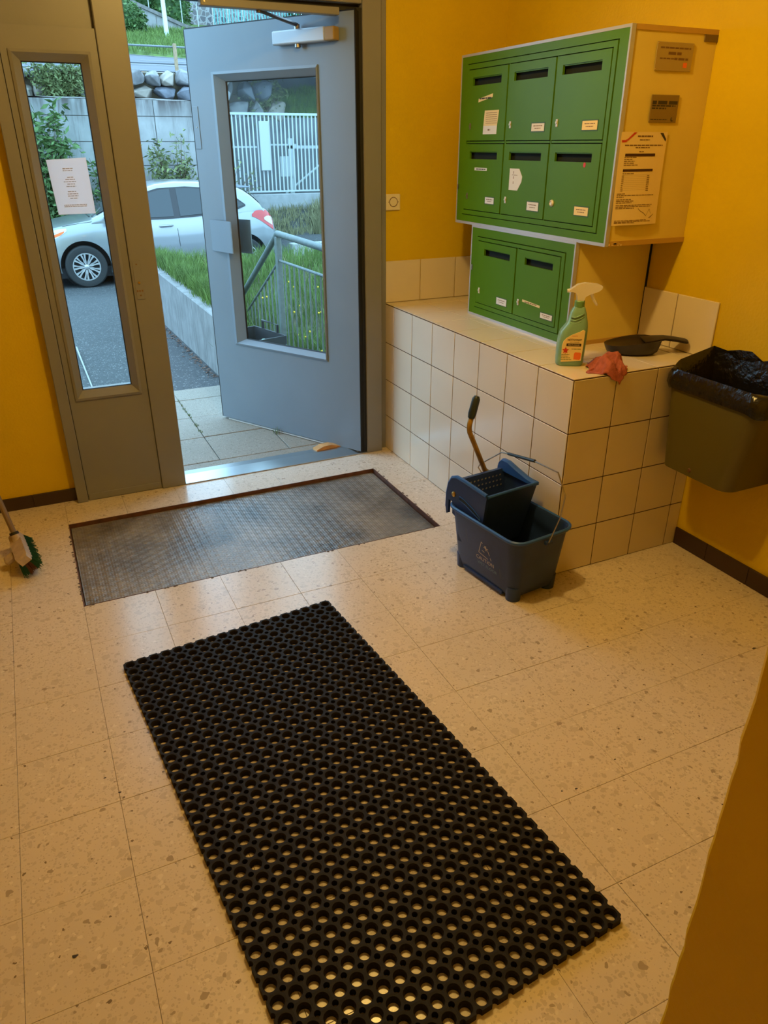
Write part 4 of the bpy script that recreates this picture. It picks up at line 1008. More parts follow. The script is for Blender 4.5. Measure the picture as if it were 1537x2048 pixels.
MB().tube([HB+HD*.02, Vector((-2.183, -.026, 1.12))], .0115, 10).obj('handle', mat('broom_pole', (.20, .14, .10), .45, metal=.3), br, smooth=True)
MB().box((.0, -.075, .052), (.05, -.03, .078), .008, X=XH, seg=2).obj('side_lug', PINK, br)

# ceiling lamp (above, outside the picture) that lights the hall
cl_ = empty('ceiling_lamp', (-.88, -1.78, 2.6), 0, 'round ceiling lamp of the hall', 'lamp')
MB().lathe([(.13, 0), (.13, -.03), (.06, -.05), (.0, -.052)], 28, Matrix.Translation((-.88, -1.78, 2.6))).obj('lamp_base', WHITE_CEIL, cl_, smooth=True)
cl2 = empty('ceiling_lamp', (-2.2, -5.6, 2.6), 0, 'unseen round lamp base added for the corridor fill light', 'lamp')  # made-up fixture to go with the added corridor fill
MB().lathe([(.13, 0), (.13, -.03), (.06, -.05), (.0, -.052)], 28, Matrix.Translation((-2.2, -5.6, 2.6))).obj('lamp_base', WHITE_CEIL, cl2, smooth=True)

# ================================================================== OUTDOORS
def gz(x, y):
    b = interp(y, [(1.6, -.02), (3, -.05), (4.4, -.09), (6.5, -.25), (8.6, -.452), (99, -.452)])
    if y > 7: b += .36*smooth01((x-2.5)/.9)*smooth01((y-7)/2)
    b += max(0, (y-11.9))*.85*smooth01((x-2.2)/.4) if y > 11.9 and y < 12.6 else (0.6*smooth01((x-2.2)/.4) if y >= 12.6 else 0)
    return b
def grid(mb, x0, x1, y0, y1, nx, ny, fz):
    return mb.add([(x0+(x1-x0)*i/nx, y0+(y1-y0)*j/ny, fz(x0+(x1-x0)*i/nx, y0+(y1-y0)*j/ny)) for j in range(ny+1) for i in range(nx+1)],
                  [(j*(nx+1)+i, j*(nx+1)+i+1, (j+1)*(nx+1)+i+1, (j+1)*(nx+1)+i) for j in range(ny) for i in range(nx)])
grid(MB(), -30, 30, 1.62, 12.9, 120, 60, gz).obj('asphalt_ground', ASPH, None, kind='structure', smooth='all', label='grey asphalt parking ground outside the door')
MB().box((-1.425, 1.95, -.08), (-1.415, 3.4, -.024)).obj('trim_3', LINEP, None, kind='structure', label='thin pale line on the asphalt')
# landing: washed concrete slabs
lnd = MB().box((-12, .12, -.2), (.02, 1.62, -.012)).box((-1.7, .09, -.2), (.02, .2, -.004)).obj('landing', mat('slab_joint', (.10, .10, .07), .9), None, kind='structure', label='landing of washed concrete slabs outside the door')
MB().box((-12, .100, -.05), (.0, .203, -.002), .002).obj('concrete_strip', SLAB, lnd)
jx = [-.10+.41*k for k in range(-14, 1)]; jx.append(.02)
jy = [.209, .603, .985, 1.370]
for a, b in zip(jx, jx[1:]):
    for c, d in zip(jy, jy[1:]):
        MB().box((a+.002, c+.002, -.03), (b-.002, d-.002, rg.uniform(-.003, 0)), .003).obj('slab', SLAB, lnd)
    MB().box((a+.0005, 1.373, -.05), (b-.0005, 1.62, -.001), .002).obj('slab', SLAB, lnd)
def tuft(mb, x, y, z, n, h, r, rnd, w=.004):
    for q in range(n):
        a = rnd.uniform(0, 2*PI); d = r*math.sqrt(rnd.random()); bx, by = x+d*math.cos(a), y+d*math.sin(a)
        hh = h*rnd.uniform(.5, 1.15); la = rnd.uniform(0, 2*PI); ln = hh*rnd.uniform(.1, .55)
        ww = w*rnd.uniform(.6, 1.3); pa = rnd.uniform(0, PI); dx, dy = ww*math.cos(pa), ww*math.sin(pa)
        m1 = (bx+ln*.35*math.cos(la), by+ln*.35*math.sin(la), z+hh*.6); m2 = (bx+ln*math.cos(la), by+ln*math.sin(la), z+hh)
        mb.add([(bx-dx, by-dy, z), (bx+dx, by+dy, z), (m1[0]+dx*.8, m1[1]+dy*.8, m1[2]), (m1[0]-dx*.8, m1[1]-dy*.8, m1[2]), m2], [(0, 1, 2, 3), (3, 2, 4)])
rnd = random.Random(11)
k = MB()
for q in range(26):
    y = .65+rnd.random()*.75; tuft(k, -.92+rnd.uniform(-.006, .006), y, -.003, 4, .016, .008, rnd, .0016)
tuft(k, -.505, .47, -.003, 16, .05, .02, rnd, .0016)
k.obj('joint_weeds', BLADE, lnd, kind='stuff')
# ---- garden bed with its low concrete wall
def bedz(x, y):
    zr_ = .0+.36*smooth01((y-1.5)/3.3); t = smooth01((-.05-x)/.3)
    z = zr_*(1-t)+.40*t
    return (0 if x < -.02 and y < 2.0 else z*(smooth01((y-1.95)/.5) if x < -.02 else 1))
bed = MB(); grid(bed, -.02, 9, .0, 2.1, 40, 12, bedz); grid(bed, -.45, 9, 2.1, 5.35, 60, 24, bedz); grid(bed, -.45, -.02, 1.6, 2.1, 8, 8, bedz)
bedo = bed.obj('garden_bed', EARTH, None, kind='structure', smooth='all', label='raised garden bed with long grass beside the path')
gw = MB()
gw.box((-.50, 1.95, -.3), (-.40, 5.35, .43), .006)
gwo = gw.obj('garden_wall', CONC2, None, label='low weathered concrete wall along the path, holding back the grass', cat='wall')
MB().box((-.40, 5.25, -.4), (9, 5.35, .34)).obj('garden_wall_return', CONC2, gwo)
k = MB(); ky = MB()
for q in range(4200):      # sparse far + dense near edge
    x = -.42+rnd.random()**1.3*3.6; y = rnd.uniform(.25, 5.2)
    if x < -.02 and y < 1.75: continue
    tuft(k, x, y, bedz(x, y), 9, .19 if y > 1.9 else .13, .05, rnd, .0028)
for q in range(420):
    x = -.39+rnd.random()*.12; y = rnd.uniform(2.05, 5.2); tuft(k, x, y, bedz(x, y), 12, .18, .04, rnd, .0028)
for q in range(300):
    x = rnd.uniform(0, 2.5); y = rnd.uniform(.25, 5); tuft(ky, x, y, bedz(x, y), 7, .15, .05, rnd, .004)
k.obj('garden_grass', BLADE, None, label='long green grass growing in the bed behind the railing', cat='grass', kind='stuff', origin=(0, 2, .2))
ky.obj('dry_grass', BLADE2, None, label='dry straw-coloured blades among the green grass of the bed', cat='grass', kind='stuff', origin=(0, 2, .2))
k = MB()
for q in range(24):
    x = rnd.uniform(.1, .9); y = rnd.uniform(1., 3.4); z = bedz(x, y)+rnd.uniform(.12, .24); k.sphere((x, y, z), .009, sub=1)
k.obj('yellow_flowers', mat('yellow_petals', (.8, .5, .02), .6), None, label='small yellow flowers in the grass of the bed', cat='flowers', kind='stuff', origin=(.5, 2, .2))
k = MB()
for q in range(260):
    y = rnd.uniform(1.9, 5.3); x = -.52-abs(rnd.gauss(0, .03)); r = rnd.uniform(.008, .02); a = rnd.uniform(0, PI)
    k.add([(x-r*math.cos(a), y-r*math.sin(a), gz(x, y)+.004), (x+r*.4*math.sin(a), y-r*.4*math.cos(a), gz(x, y)+.010), (x+r*math.cos(a), y+r*math.sin(a), gz(x, y)+.005), (x-r*.4*math.sin(a), y+r*.4*math.cos(a), gz(x, y)+.008)], [(0, 1, 2, 3)])
k.obj('fallen_leaves', mat('fallen_leaves', (.16, .08, .05), .8, var=.4, vscale=30), None, label='dead leaves along the foot of the low concrete wall', cat='leaves', kind='stuff', origin=(-.5, 3, 0))
# ---- galvanised railing
rl = empty('railing', (0, 1.82, 0), 0, 'galvanised steel railing with thin bars between the landing and the grass', 'railing')
MB().tube([(0, .15, 1.0), (0, 1.82, 1.0), (0, 2.92, .405), (0, 3.6, .04)], .023, 12).obj('handrail', GALV, rl, smooth=50)
MB().tube([(0, .15, .845), (0, 1.80, .815)], .010, 8).obj('mid_rail', GALV, rl, smooth=True)
MB().box((-.010, 1.84, -.012), (.010, 3.4, .0), X=Matrix.Identity(4)) 
k = MB(); k.tube([(0, 1.84, .80), (0, 2.92, .215), (0, 3.3, .01)], .010, 8); k.obj('mid_rail', GALV, rl, smooth=True)
MB().box((-.020, 1.80, -.1), (.020, 1.85, .98), .004).obj('post', GALV, rl)
MB().box((-.020, .12, -.1), (.020, .17, .98), .004).obj('post', GALV, rl)
bar_me = MB().tube([(0, 0, 0), (0, 0, .80)], .006, 6).mesh('bar', GALV, smooth=True)
y = 1.80-.105
while y > .2:
    inst(bar_me, 'bar', rl, Matrix.Translation((0, y, .02))); y -= .105
y = 1.85+.10
while y < 3.2:
    zt = .80-(y-1.84)*.5417; 
    MB().tube([(0, y, max(-.05, zt-.78)), (0, y, zt)], .006, 6).obj('bar', GALV, rl, smooth=True); y += .105
CRATE = mat('charcoal_plastic', (.02, .018, .022), .5)
# ---- black crate with bottles behind the door
ct = empty('plastic_crate', (-.33, 1.49, 0), 0, 'open black plastic crate with a raised handle behind the door pane', 'crate')
XCt = frame((-.33, 1.49, .0), (.27, -.96, 0), (.96, .27, 0), (0, 0, 1))
ctz = .38
k = MB()
k.loft([rrect(.185, .125, .01, .002, 2), rrect(.203, .143, .01, ctz-.06, 2), rrect(.21, .15, .01, ctz-.06, 2), rrect(.21, .15, .01, ctz, 2), rrect(.198, .138, .008, ctz, 2), rrect(.175, .115, .008, .02, 2)], X=XCt)
k.obj('crate_body', CRATE, ct)
k = MB(); k.tube([(-.10, .15, ctz-.01), (-.10, .15, ctz+.055), (.09, .15, ctz+.055), (.09, .15, ctz-.01)], .012, 6, X=XCt); k.obj('handle', CRATE, ct)
k = MB(); k.tube([(-.10, -.15, ctz-.01), (-.10, -.15, ctz+.055), (.09, -.15, ctz+.055), (.09, -.15, ctz-.01)], .012, 6, X=XCt); k.obj('handle', CRATE, ct)
def bottle(x, y, h, cap, lab):
    P = XCt @ Vector((x, y, .032))
    b_ = empty('cleaning_bottle', P, 0, lab, 'bottle')
    MB().lathe([(.030, 0), (.031, .01), (.031, h*.7), (.014, h*.86), (.014, h*.92)], 16, Matrix.Translation(P), True).obj('bottle_body', mat('pale_green_bottle', (.30, .45, .36), .3), b_, smooth=50)
    MB().lathe([(.018, h*.9), (.018, h+.005), (.015, h+.01)], 14, Matrix.Translation(P)).obj('cap', cap, b_, smooth=True)
bottle(-.02, -.05, .33, mat('yellow_cap', (.75, .50, .01), .4), 'bottle with a yellow cap in the black crate')
bottle(.06, .05, .30, mat('mint_cap', (.35, .55, .45), .4), 'bottle with a pale green cap in the black crate')
bottle(.12, -.02, .26, mat('white_cap', (.6, .65, .65), .4), 'low bottle with a white cap in the black crate')

# ---- the parked car: nose to the left, near flank at y = 9.25
G0 = -.455; YC = 10.14; XO = 0.
car = empty('car', (.4, YC, G0), 0, 'silver hatchback parked outside in front of the concrete wall', 'car')
WX1, WX2, WR = -.80, 1.77, .315
topz = [(-1.80, .56), (-1.74, .72), (-1.55, .80), (-1.2, .885), (-.9, .945), (-.55, 1.0), (-.2, .985), (.6, .99), (1.4, 1.04), (1.8, 1.09), (2.12, 1.10), (2.25, 1.02), (2.34, .90), (2.40, .70), (2.42, .5)]
hw = [(-1.80, .60), (-1.74, .70), (-1.55, .79), (-1.2, .86), (-.8, .885), (.4, .89), (1.7, .885), (2.0, .855), (2.2, .79), (2.34, .70), (2.42, .62)]
fac = [(0, .90), (.10, .97), (.4, 1.0), (.72, .985), (.90, .955), (1, .90)]
def hbx(x): return interp(x, [(-1.8, .30), (-1.6, .22), (-1.3, .2), (1.9, .2), (2.2, .27), (2.42, .34)])
def side_y(x, h):
    tp = interp(x, topz); hb = hbx(x); u = max(0, min(1, (h-hb)/(tp-hb)))
    return interp(x, hw)*interp(u, fac)
k = MB(); rings = []
xsC = [-1.80, -1.77, -1.74, -1.65, -1.55, -1.35, -1.2, -1.0, -.8, -.6, -.4, -.1, .2, .5, .8, 1.1, 1.4, 1.6, 1.8, 1.95, 2.05, 2.12, 2.18, 2.25, 2.30, 2.34, 2.38, 2.40, 2.42]
for x in xsC:
    tp = interp(x, topz); hb = hbx(x); r = []
    us = [0, .04, .1, .2, .3, .4, .5, .6, .72, .8, .9, .96, 1]
    for u in us: r.append((x, YC-interp(x, hw)*interp(u, fac), G0+hb+(tp-hb)*u))
    w = interp(x, hw)
    for s_, dz in ((.8, .012), (.5, .022), (0, .028)): r.append((x, YC-w*s_, G0+tp+dz))
    for s_, dz in ((.5, .022), (.8, .012)): r.append((x, YC+w*s_, G0+tp+dz))
    for u in reversed(us): r.append((x, YC+interp(x, hw)*interp(u, fac), G0+hb+(tp-hb)*u))
    rings.append(r)
k.loft(rings)
body = k.obj('body', PAINT, car, smooth=40)
cut = MB()
for wx_ in (WX1, WX2):
    cut.tube([(wx_, YC-1.2, G0+WR+.01), (wx_, YC-.55, G0+WR+.01)], .375, 40); cut.tube([(wx_, YC+.55, G0+WR+.01), (wx_, YC+1.2, G0+WR+.01)], .375, 40)
cuo = cut.obj('cutter', CBLACK, None)
bm_ = body.modifiers.new('b', 'BOOLEAN'); bm_.object = cuo; bm_.operation = 'DIFFERENCE'; bm_.solver = 'EXACT'
dg = bpy.context.evaluated_depsgraph_get(); dg.update()
me = bpy.data.meshes.new_from_object(body.evaluated_get(dg)); body.modifiers.clear(); body.data = me
bpy.data.objects.remove(cuo)
# wheel-well lining
for wx_ in (WX1, WX2):
    MB().loft([[(wx_+.376*math.cos(a), YC-.862+d, G0+WR+.01+.376*math.sin(a)) for a in [PI*j/18-.25+.5*0 for j in range(-1, 21)]] for d in (0, .3)], closed=False, caps=False).obj('wheel_arch', CBLACK, car)
    MB().tube([(wx_, YC-.58, G0+WR+.01), (wx_, YC-.56, G0+WR+.01)], .374, 32).obj('wheel_arch', CBLACK, car)
# greenhouse
hr = [(-.62, 1.0), (-.35, 1.13), (-.05, 1.285), (.2, 1.40), (.45, 1.468), (.75, 1.50), (1.05, 1.495), (1.4, 1.465), (1.72, 1.41), (1.86, 1.355), (1.98, 1.27), (2.10, 1.16), (2.17, 1.09)]
def gside(x, h):
    wb = interp(x, hw)*.94; bl = interp(x, topz)-.01
    return wb-max(0, h-bl)*.46
k = MB(); rings = []
xg = [-.62, -.5, -.35, -.2, -.05, .08, .2, .32, .45, .6, .75, .9, 1.05, 1.2, 1.4, 1.56, 1.72, 1.8, 1.86, 1.92, 1.98, 2.04, 2.10, 2.17]
def gring(x, off=0.):
    bl = interp(x, topz)-.06; h = interp(x, hr); ht = max(bl+.02, h-.065)
    r = []
    for t in (0, .33, .66, 1): hh = bl+(ht-bl)*t; r.append((x, YC-gside(x, hh)-off, G0+hh))
    ws = gside(x, ht)
    r.append((x, YC-ws+.035, G0+h-.022)); r.append((x, YC-ws+.10, G0+h+off)); r.append((x, YC-ws*.45, G0+h+.012+off)); r.append((x, YC, G0+h+.016+off))
    return r
for x in xg:
    a = gring(x); m_ = [(p[0], 2*YC-p[1], p[2]) for p in reversed(a[:-1])]
    rings.append(a+m_)
k.loft(rings); k.obj('roof_shell', PAINT, car, smooth=50)
def side_strip(cols, name, m_, off, s_):
    k = MB(); rows = []; out = []
    for (x0, a0, b0), (x1, a1, b1) in zip(cols, cols[1:]):
        for q in range(3):
            t = q/3; out.append((x0+(x1-x0)*t, a0+(a1-a0)*t, b0+(b1-b0)*t))
    out.append(cols[-1])
    for x, a, b_ in out: rows.append([(x, YC-s_*(gside(x, a+(b_-a)*j/4)+off), G0+a+(b_-a)*j/4) for j in range(5)])
    k.loft(rows, closed=False, caps=False); return k.obj(name, m_, car, smooth='all')
win0 = [(-.42, .985, .995), (-.16, .975, 1.13), (.07, .97, 1.27), (.26, .97, 1.362), (.46, .97, 1.412), (.9, .985, 1.43), (1.3, 1.01, 1.40), (1.52, 1.04, 1.345), (1.70, 1.075, 1.25), (1.84, 1.12, 1.145)]
win1 = [(-.30, 1.0, 1.015), (-.12, 1.0, 1.12), (.10, 1.0, 1.255), (.28, 1.0, 1.34), (.48, 1.0, 1.388), (.645, 1.0, 1.40)]
win2 = [(.745, 1.0, 1.405), (.95, 1.015, 1.405), (1.2, 1.03, 1.385), (1.33, 1.04, 1.36)]
win3 = [(1.39, 1.055, 1.35), (1.52, 1.07, 1.315), (1.68, 1.10, 1.225), (1.80, 1.13, 1.15)]
for s_ in (1, -1):
    side_strip(win0, 'window_surround', CBLACK, .005, s_)
    for w_ in (win1, win2, win3): side_strip(w_, 'side_window', CGLASS, .010, s_)
# windscreen and rear glass, following the shell
def glass_patch(x0, x1, name):
    k = MB(); n = 8; rows = []
    for i in range(n+1):
        x = x0+(x1-x0)*i/n; h = interp(x, hr); ws = gside(x, max(interp(x, topz)-.04, h-.065))-.10
        rows.append([(x, YC-ws*c, G0+h+.013+(.006*(1-abs(c)))) for c in (1, .8, .45, 0, -.45, -.8, -1)])
    k.loft(rows, closed=False, caps=False); k.obj(name, CGLASS, car, smooth='all')
glass_patch(-.52, .16, 'windscreen'); glass_patch(1.90, 2.13, 'rear_window')
k = MB(); k.box((1.80, YC-.58, G0+1.385), (2.0, YC+.58, G0+1.405), .008); k.obj('spoiler', mat('blue_grey_spoiler', (.12, .14, .17), .3), car)
# seams, handle, sill line
def side_line(pts, r=.005, m_=CBLACK, name='door_seam'):
    MB().tube([(x, YC-side_y(x, h)-.0005, G0+h) for x, h in pts], r, 6).obj(name, m_, car)
side_line([(.675, .99), (.672, .8), (.68, .6), (.70, .42), (.72, .27)])
side_line([(-.36, .96), (-.38, .8), (-.36, .6), (-.33, .27)])
side_line([(1.38, 1.03), (1.42, .85), (1.38, .68), (1.28, .5), (1.24, .27)])
side_line([(-.33, .27), (.2, .255), (.8, .255), (1.24, .27)])
side_line([(-.25, .40), (.2, .385), (.7, .385), (1.2, .41)], .010, mat('side_crease_shade', (.20, .22, .23), .4), 'side_crease_shade')  # shade along the crease drawn as a tube of darker colour
for hx_ in (.50, 1.22):
    MB().tube([(hx_-.10, YC-side_y(hx_-.1, .86)-.004, G0+.865), (hx_-.07, YC-side_y(hx_, .86)-.028, G0+.868), (hx_+.07, YC-side_y(hx_, .86)-.028, G0+.872), (hx_+.10, YC-side_y(hx_+.1, .87)-.004, G0+.872)], .018, 8).obj('door_handle', PAINT, car, smooth=True)
k = MB(); side_line([(-1.05, .91), (-.9, .935), (-.62, .965), (-.5, .98)], .004, CBLACK, 'bonnet_seam')
# lamps
def side_patch(pts, name, m_, off=.006, n=6):
    """pts: list of (x, hlow, hhigh)"""
    k = MB(); rows = []
    for x, a, b_ in pts:
        rows.append([(x, YC-side_y(x, a+(b_-a)*j/n)-off, G0+a+(b_-a)*j/n) for j in range(n+1)])
    k.loft(rows, closed=False, caps=False); k.obj(name, m_, car, smooth='all')
side_patch([(1.93, .955, .99), (1.99, .935, 1.035), (2.06, .895, 1.055), (2.14, .845, 1.055), (2.21, .80, 1.04), (2.27, .76, .99), (2.33, .72, .90)], 'tail_lamp', REDL)
side_patch([(2.15, .90, .93), (2.20, .865, .95), (2.26, .83, .95), (2.315, .80, .92)], 'reversing_lamp', CLRL, .010)
side_patch([(-1.74, .60, .70), (-1.62, .62, .76), (-1.45, .66, .80), (-1.28, .70, .84), (-1.12, .77, .875), (-1.0, .845, .885)], 'headlamp', CLRL, .006)
side_patch([(-1.45, .67, .71), (-1.3, .72, .76), (-1.1, .79, .83), (-1.04, .83, .85)], 'indicator', ORANGE, .010)
MB().tube([(-.42, YC-.885, G0+1.02), (-.38, YC-1.0, G0+1.05)], .02, 8).box((-.44, YC-1.10, G0+1.0), (-.34, YC-.95, G0+1.11), .03, seg=2).obj('wing_mirror', CBLACK, car, smooth=40)
MB().box((-.62, YC-.5, G0+1.005), (-.50, YC+.5, G0+1.02)).obj('wiper_cowl', CBLACK, car)
MB().tube([(-.58, YC-.62, G0+1.03), (-.40, YC-.2, G0+1.12)], .010, 6).obj('wiper', CBLACK, car)
MB().box((-1.5, YC-.80, G0+.15), (2.2, YC+.80, G0+.30)).obj('underbody', CBLACK, car)
# wheels
def wheel(wx_, side):
    yface = YC-side*.885; X = frame((wx_, yface, G0+WR), (1, 0, 0), (0, 0, 1), (0, -side, 0))
    ty = MB().lathe([(.205, -.20), (.29, -.205), (.312, -.18), (.315, -.10), (.312, -.02), (.295, .0), (.255, .004), (.208, -.006), (.204, -.02)], 36, X, caps=False).obj('tyre', TYRE, car, smooth=40)
    MB().lathe([(.206, -.19), (.200, -.02), (.190, -.06), (.03, -.07), (.0, -.07)], 30, X, caps=False).obj('rim_barrel', CBLACK, ty)
    MB().lathe([(.207, -.012), (.207, -.002), (.192, -.002), (.190, -.03)], 36, X, caps=False).obj('rim_ring', RIM, ty, smooth=40)
    for q in range(9):
        R = X @ Matrix.Rotation(q*2*PI/9, 4, 'Z'); s = MB()
        for sg in (-1, 1):
            s.add([(.03, sg*.004, -.010), (.03, sg*.020, -.012), (.10, sg*.034, -.008), (.195, sg*.058, -.004), (.195, sg*.026, -.004), (.12, sg*.020, -.006), (.08, sg*.006, -.008)] +
                  [(.03, sg*.004, -.03), (.03, sg*.020, -.03), (.10, sg*.034, -.03), (.195, sg*.058, -.03), (.195, sg*.026, -.03), (.12, sg*.020, -.03), (.08, sg*.006, -.03)],
                  [tuple(range(7))]+[(i, (i+1) % 7, 7+(i+1) % 7, 7+i) for i in range(7)], R)
        s.obj('spoke', RIM, ty)
    MB().lathe([(.036, -.03), (.036, -.006), (.026, .0), (.0, .002)], 18, X).obj('hub_cap', RIM, ty, smooth=40)
for wx_ in (WX1, WX2):
    for s_ in (1, -1): wheel(wx_, s_)

# ---- retaining wall of cast panels behind the car
rw = MB().box((-14, 12.52, -.5), (2.32, 12.85, 2.31)).obj('retaining_wall', mat('panel_joint', (.10, .09, .08), .9), None, kind='structure', label='weathered concrete retaining wall behind the silver car')
zc = [-.5, .02, .50, .935, 1.215, 1.63, 2.055, 2.33]
xc = [1.08-2.4*k for k in range(6, 0, -1)]+[1.08, 2.32]
xc[0] = -14
for a, b in zip(xc, xc[1:]):
    for c, d in zip(zc, zc[1:]):
        if c == .935: continue
        dd = d if d != .935 else 1.215
        MB().box((a+.006, 12.5+rg.uniform(0, .006), c+.005), (b-.006, 12.54, dd-.005), .004).obj('panel', CONC, rw)
# coping / earth ledge above
grid(MB(), -14, 2.32, 12.5, 13.6, 40, 6, lambda x, y: 2.33+.06*noise.noise(Vector((x*3, y*3, 0)))+(.02 if y > 12.6 else 0)).obj('ledge_soil', mat('gravel_soil', (.19, .175, .16), .95, var=.4, vscale=18, bump=1, bscale=60), None, kind='structure')
# side wall behind the fence
grid(MB(), 2.3, 14, 12.6, 14.3, 40, 8, lambda x, y: .42+.05*noise.noise(Vector((x*2, y*2, 4)))).obj('verge_ground', GRASSM, None, kind='structure')
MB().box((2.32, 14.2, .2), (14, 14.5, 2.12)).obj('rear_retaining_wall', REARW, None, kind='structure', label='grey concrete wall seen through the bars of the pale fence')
# ---- boulders
RM = []
for q in range(8):
    r_ = random.Random(100+q); bm = bmesh.new()
    for i in range(26):
        d = Vector((r_.gauss(0, 1), r_.gauss(0, 1), r_.gauss(0, 1))).normalized(); m_ = max(abs(d.x), abs(d.y), abs(d.z))
        bm.verts.new(d*(.35+.22*r_.random())*(.45+.55/m_*.9))
    h_ = bmesh.ops.convex_hull(bm, input=bm.verts[:])
    bmesh.ops.delete(bm, geom=[g_ for g_ in h_['geom_interior'] if isinstance(g_, bmesh.types.BMVert)], context='VERTS')
    bmesh.ops.bevel(bm, geom=bm.edges[:], offset=.025, segments=1, affect='EDGES')
    lo = [min(v.co[i] for v in bm.verts) for i in range(3)]; hi = [max(v.co[i] for v in bm.verts) for i in range(3)]
    for v in bm.verts: v.co = Vector([(v.co[i]-(lo[i]+hi[i])/2)/(hi[i]-lo[i]) for i in range(3)])
    RM.append(bm)
def rock_mesh(q, m_):
    me = bpy.data.meshes.new('boulder'); RM[q].to_mesh(me); me.materials.append(m_); return me
rk = [[rock_mesh(q, m_) for q in range(8)] for m_ in ROCKS]
def boulder_wall(label, x0, x1, yb, rows, seed, wmin, wmax):
    e = empty('boulder_wall', ((x0+x1)/2, yb, rows[0][0]), 0, label, 'boulder wall')
    MB().box((x0, yb+.12, rows[0][0]-.3), (x1, yb+.4, rows[-1][1]-.04)).obj('earth_core', EARTH, e)
    r_ = random.Random(seed)
    for (z0, z1) in rows:
        x = x0+r_.uniform(-.2, 0)
        while x < x1:
            w = r_.uniform(wmin, wmax); h = (z1-z0)*r_.uniform(.92, 1.12)
            W = Matrix.Translation((x+w/2, yb+r_.uniform(.0, .1), (z0+z1)/2+r_.uniform(-.02, .02))) @ Matrix.Rotation(r_.uniform(-.18, .18), 4, 'Y') @ Matrix.Rotation(r_.choice([0, PI]), 4, 'Z') @ Matrix.Diagonal((w*1.06, .55, h*1.06, 1))
            inst(rk[r_.choice([0, 0, 1, 1, 2])][r_.randrange(8)], 'boulder', e, W); x += w*1.0
    return e
boulder_wall('two-row wall of rough grey boulders on top of the concrete retaining wall', -6, 2.7, 13.25, [(2.36, 2.60), (2.60, 2.88)], 4, .26, .46)
boulder_wall('taller boulder wall above the pale bar fence', 2.6, 3.9, 14.3, [(2.02, 2.42), (2.42, 2.84)], 9, .34, .62)
# ---- road above
def roadz(x, y): return 2.86+(y-13.4)*.118
grid(MB(), -30, 40, 13.4, 24.2, 20, 12, roadz).obj('road', mat('road_asphalt', (.095, .10, .115), .75, var=.1, vscale=2), None, kind='structure', smooth='all', label='asphalt road on the slope above the retaining wall')
def line(pts, w, name='trim_4'):
    k = MB(); rows = []
    for x, y in pts: rows.append([(x, y-w/2, roadz(x, y-w/2)+.012), (x, y+w/2, roadz(x, y+w/2)+.012)])
    k.loft(rows, closed=False, caps=False); k.obj(name, LINEP, None, kind='structure', label='white line painted on the upper road')
line([(-20, 13.55), (2.6, 13.55)], .05); line([(-20, 24.4), (1.5, 24.1), (2.3, 23.2), (3.1, 22.0), (3.9, 21.3), (8, 20.9), (20, 20.4)], .22)
line([(1.9, 17.4), (4.4, 16.7)], .09); line([(1.3, 16.2), (4.0, 15.6)], .09); line([(2.0, 18.8), (6.0, 18.2)], .09)
def bankz(x, y): return 4.0+(y-24)*.23+max(0, 0)
def bank2(x, y):
    yb = interp(x, [(-20, 24.4), (1.5, 24.1), (2.3, 23.2), (3.1, 22.1), (3.9, 21.4), (8, 21.0), (40, 20.5)])
    return roadz(x, y)-.3 if y < yb else roadz(x, yb)+.05+(y-yb)*.185
grid(MB(), -20, 30, 20, 40, 150, 60, bank2).obj('grass_bank', GRASSM, None, kind='structure', smooth='all', label='green grass bank beyond the upper road')
k = MB(); 
for q in range(2600):
    x = rnd.uniform(1.4, 6.5); y = rnd.uniform(21.2, 30)
    z = bank2(x, y)
    if z < roadz(x, y): continue
    tuft(k, x, y, z, 4, .24, .12, rnd, .012)
k.obj('bank_grass', BLADE, None, label='short green grass growing on the far bank', cat='grass', kind='stuff', origin=(3, 25, 4))
# guard rail with wooden post
gr = empty('guard_rail', (1.9, 14.0, 2.88), 0, 'wooden post guard rail with two long pipes at the edge of the upper road', 'guard rail')
for px_ in (-2.1, 1.905, 5.9):
    MB().box((px_-.032, 13.95, 2.85), (px_+.032, 14.02, 3.40), .006).obj('post', WOODG, gr)
MB().tube([(-10, 14.06, 3.365), (12, 14.06, 3.335)], .018, 8).obj('rail', GALV, gr, smooth=True)
MB().tube([(-10, 14.06, 3.065), (12, 14.06, 3.04)], .012, 8).obj('rail', mat('dark_rail', (.12, .13, .14), .5, metal=.4), gr, smooth=True)
# street-light pole
MB().tube([(4.368, 27, bank2(4.37, 27)-.1), (4.34, 27, 6.4), (4.30, 27, 9.5)], [.085, .07, .055], 12).obj('lamp_pole', mat('pale_pole_paint', (.55, .6, .62), .45, metal=.2), None, smooth=True, label='tall pale grey lamp pole standing on the grass bank', cat='pole')
# sloping wall with its fence posts
sw_ = empty('sloping_wall', (4.5, 30, 5), 0, 'stained concrete wall sloping down to the right above the grass bank', 'wall')
Xs = frame((0, 30, 0), (1, 0, 0), (0, 0, 1), (0, -1, 0))
top_ = [(1.0, 7.25), (3.3, 6.42), (5.6, 5.60), (8.5, 4.9)]
k = MB(); k.prism([(1.0, 4.4)]+[(8.5, 3.8)]+list(reversed(top_)), -.15, .15, X=Xs); k.obj('wall_body', CONCF, sw_)
k = MB(); k.loft([[(x, 29.78, z-.02), (x, 30.2, z-.02), (x, 30.2, z+.10), (x, 29.78, z+.10)] for x, z in top_]); k.obj('coping', mat('dark_coping', (.16, .15, .14), .9, var=.3, vscale=8), sw_)
for q in range(10):
    x = 2.6+q*.60; z = interp(x, top_); MB().tube([(x, 29.95, z), (x-.02, 29.95, z+1.35)], .017, 6).obj('fence_post', WPAINT, sw_)
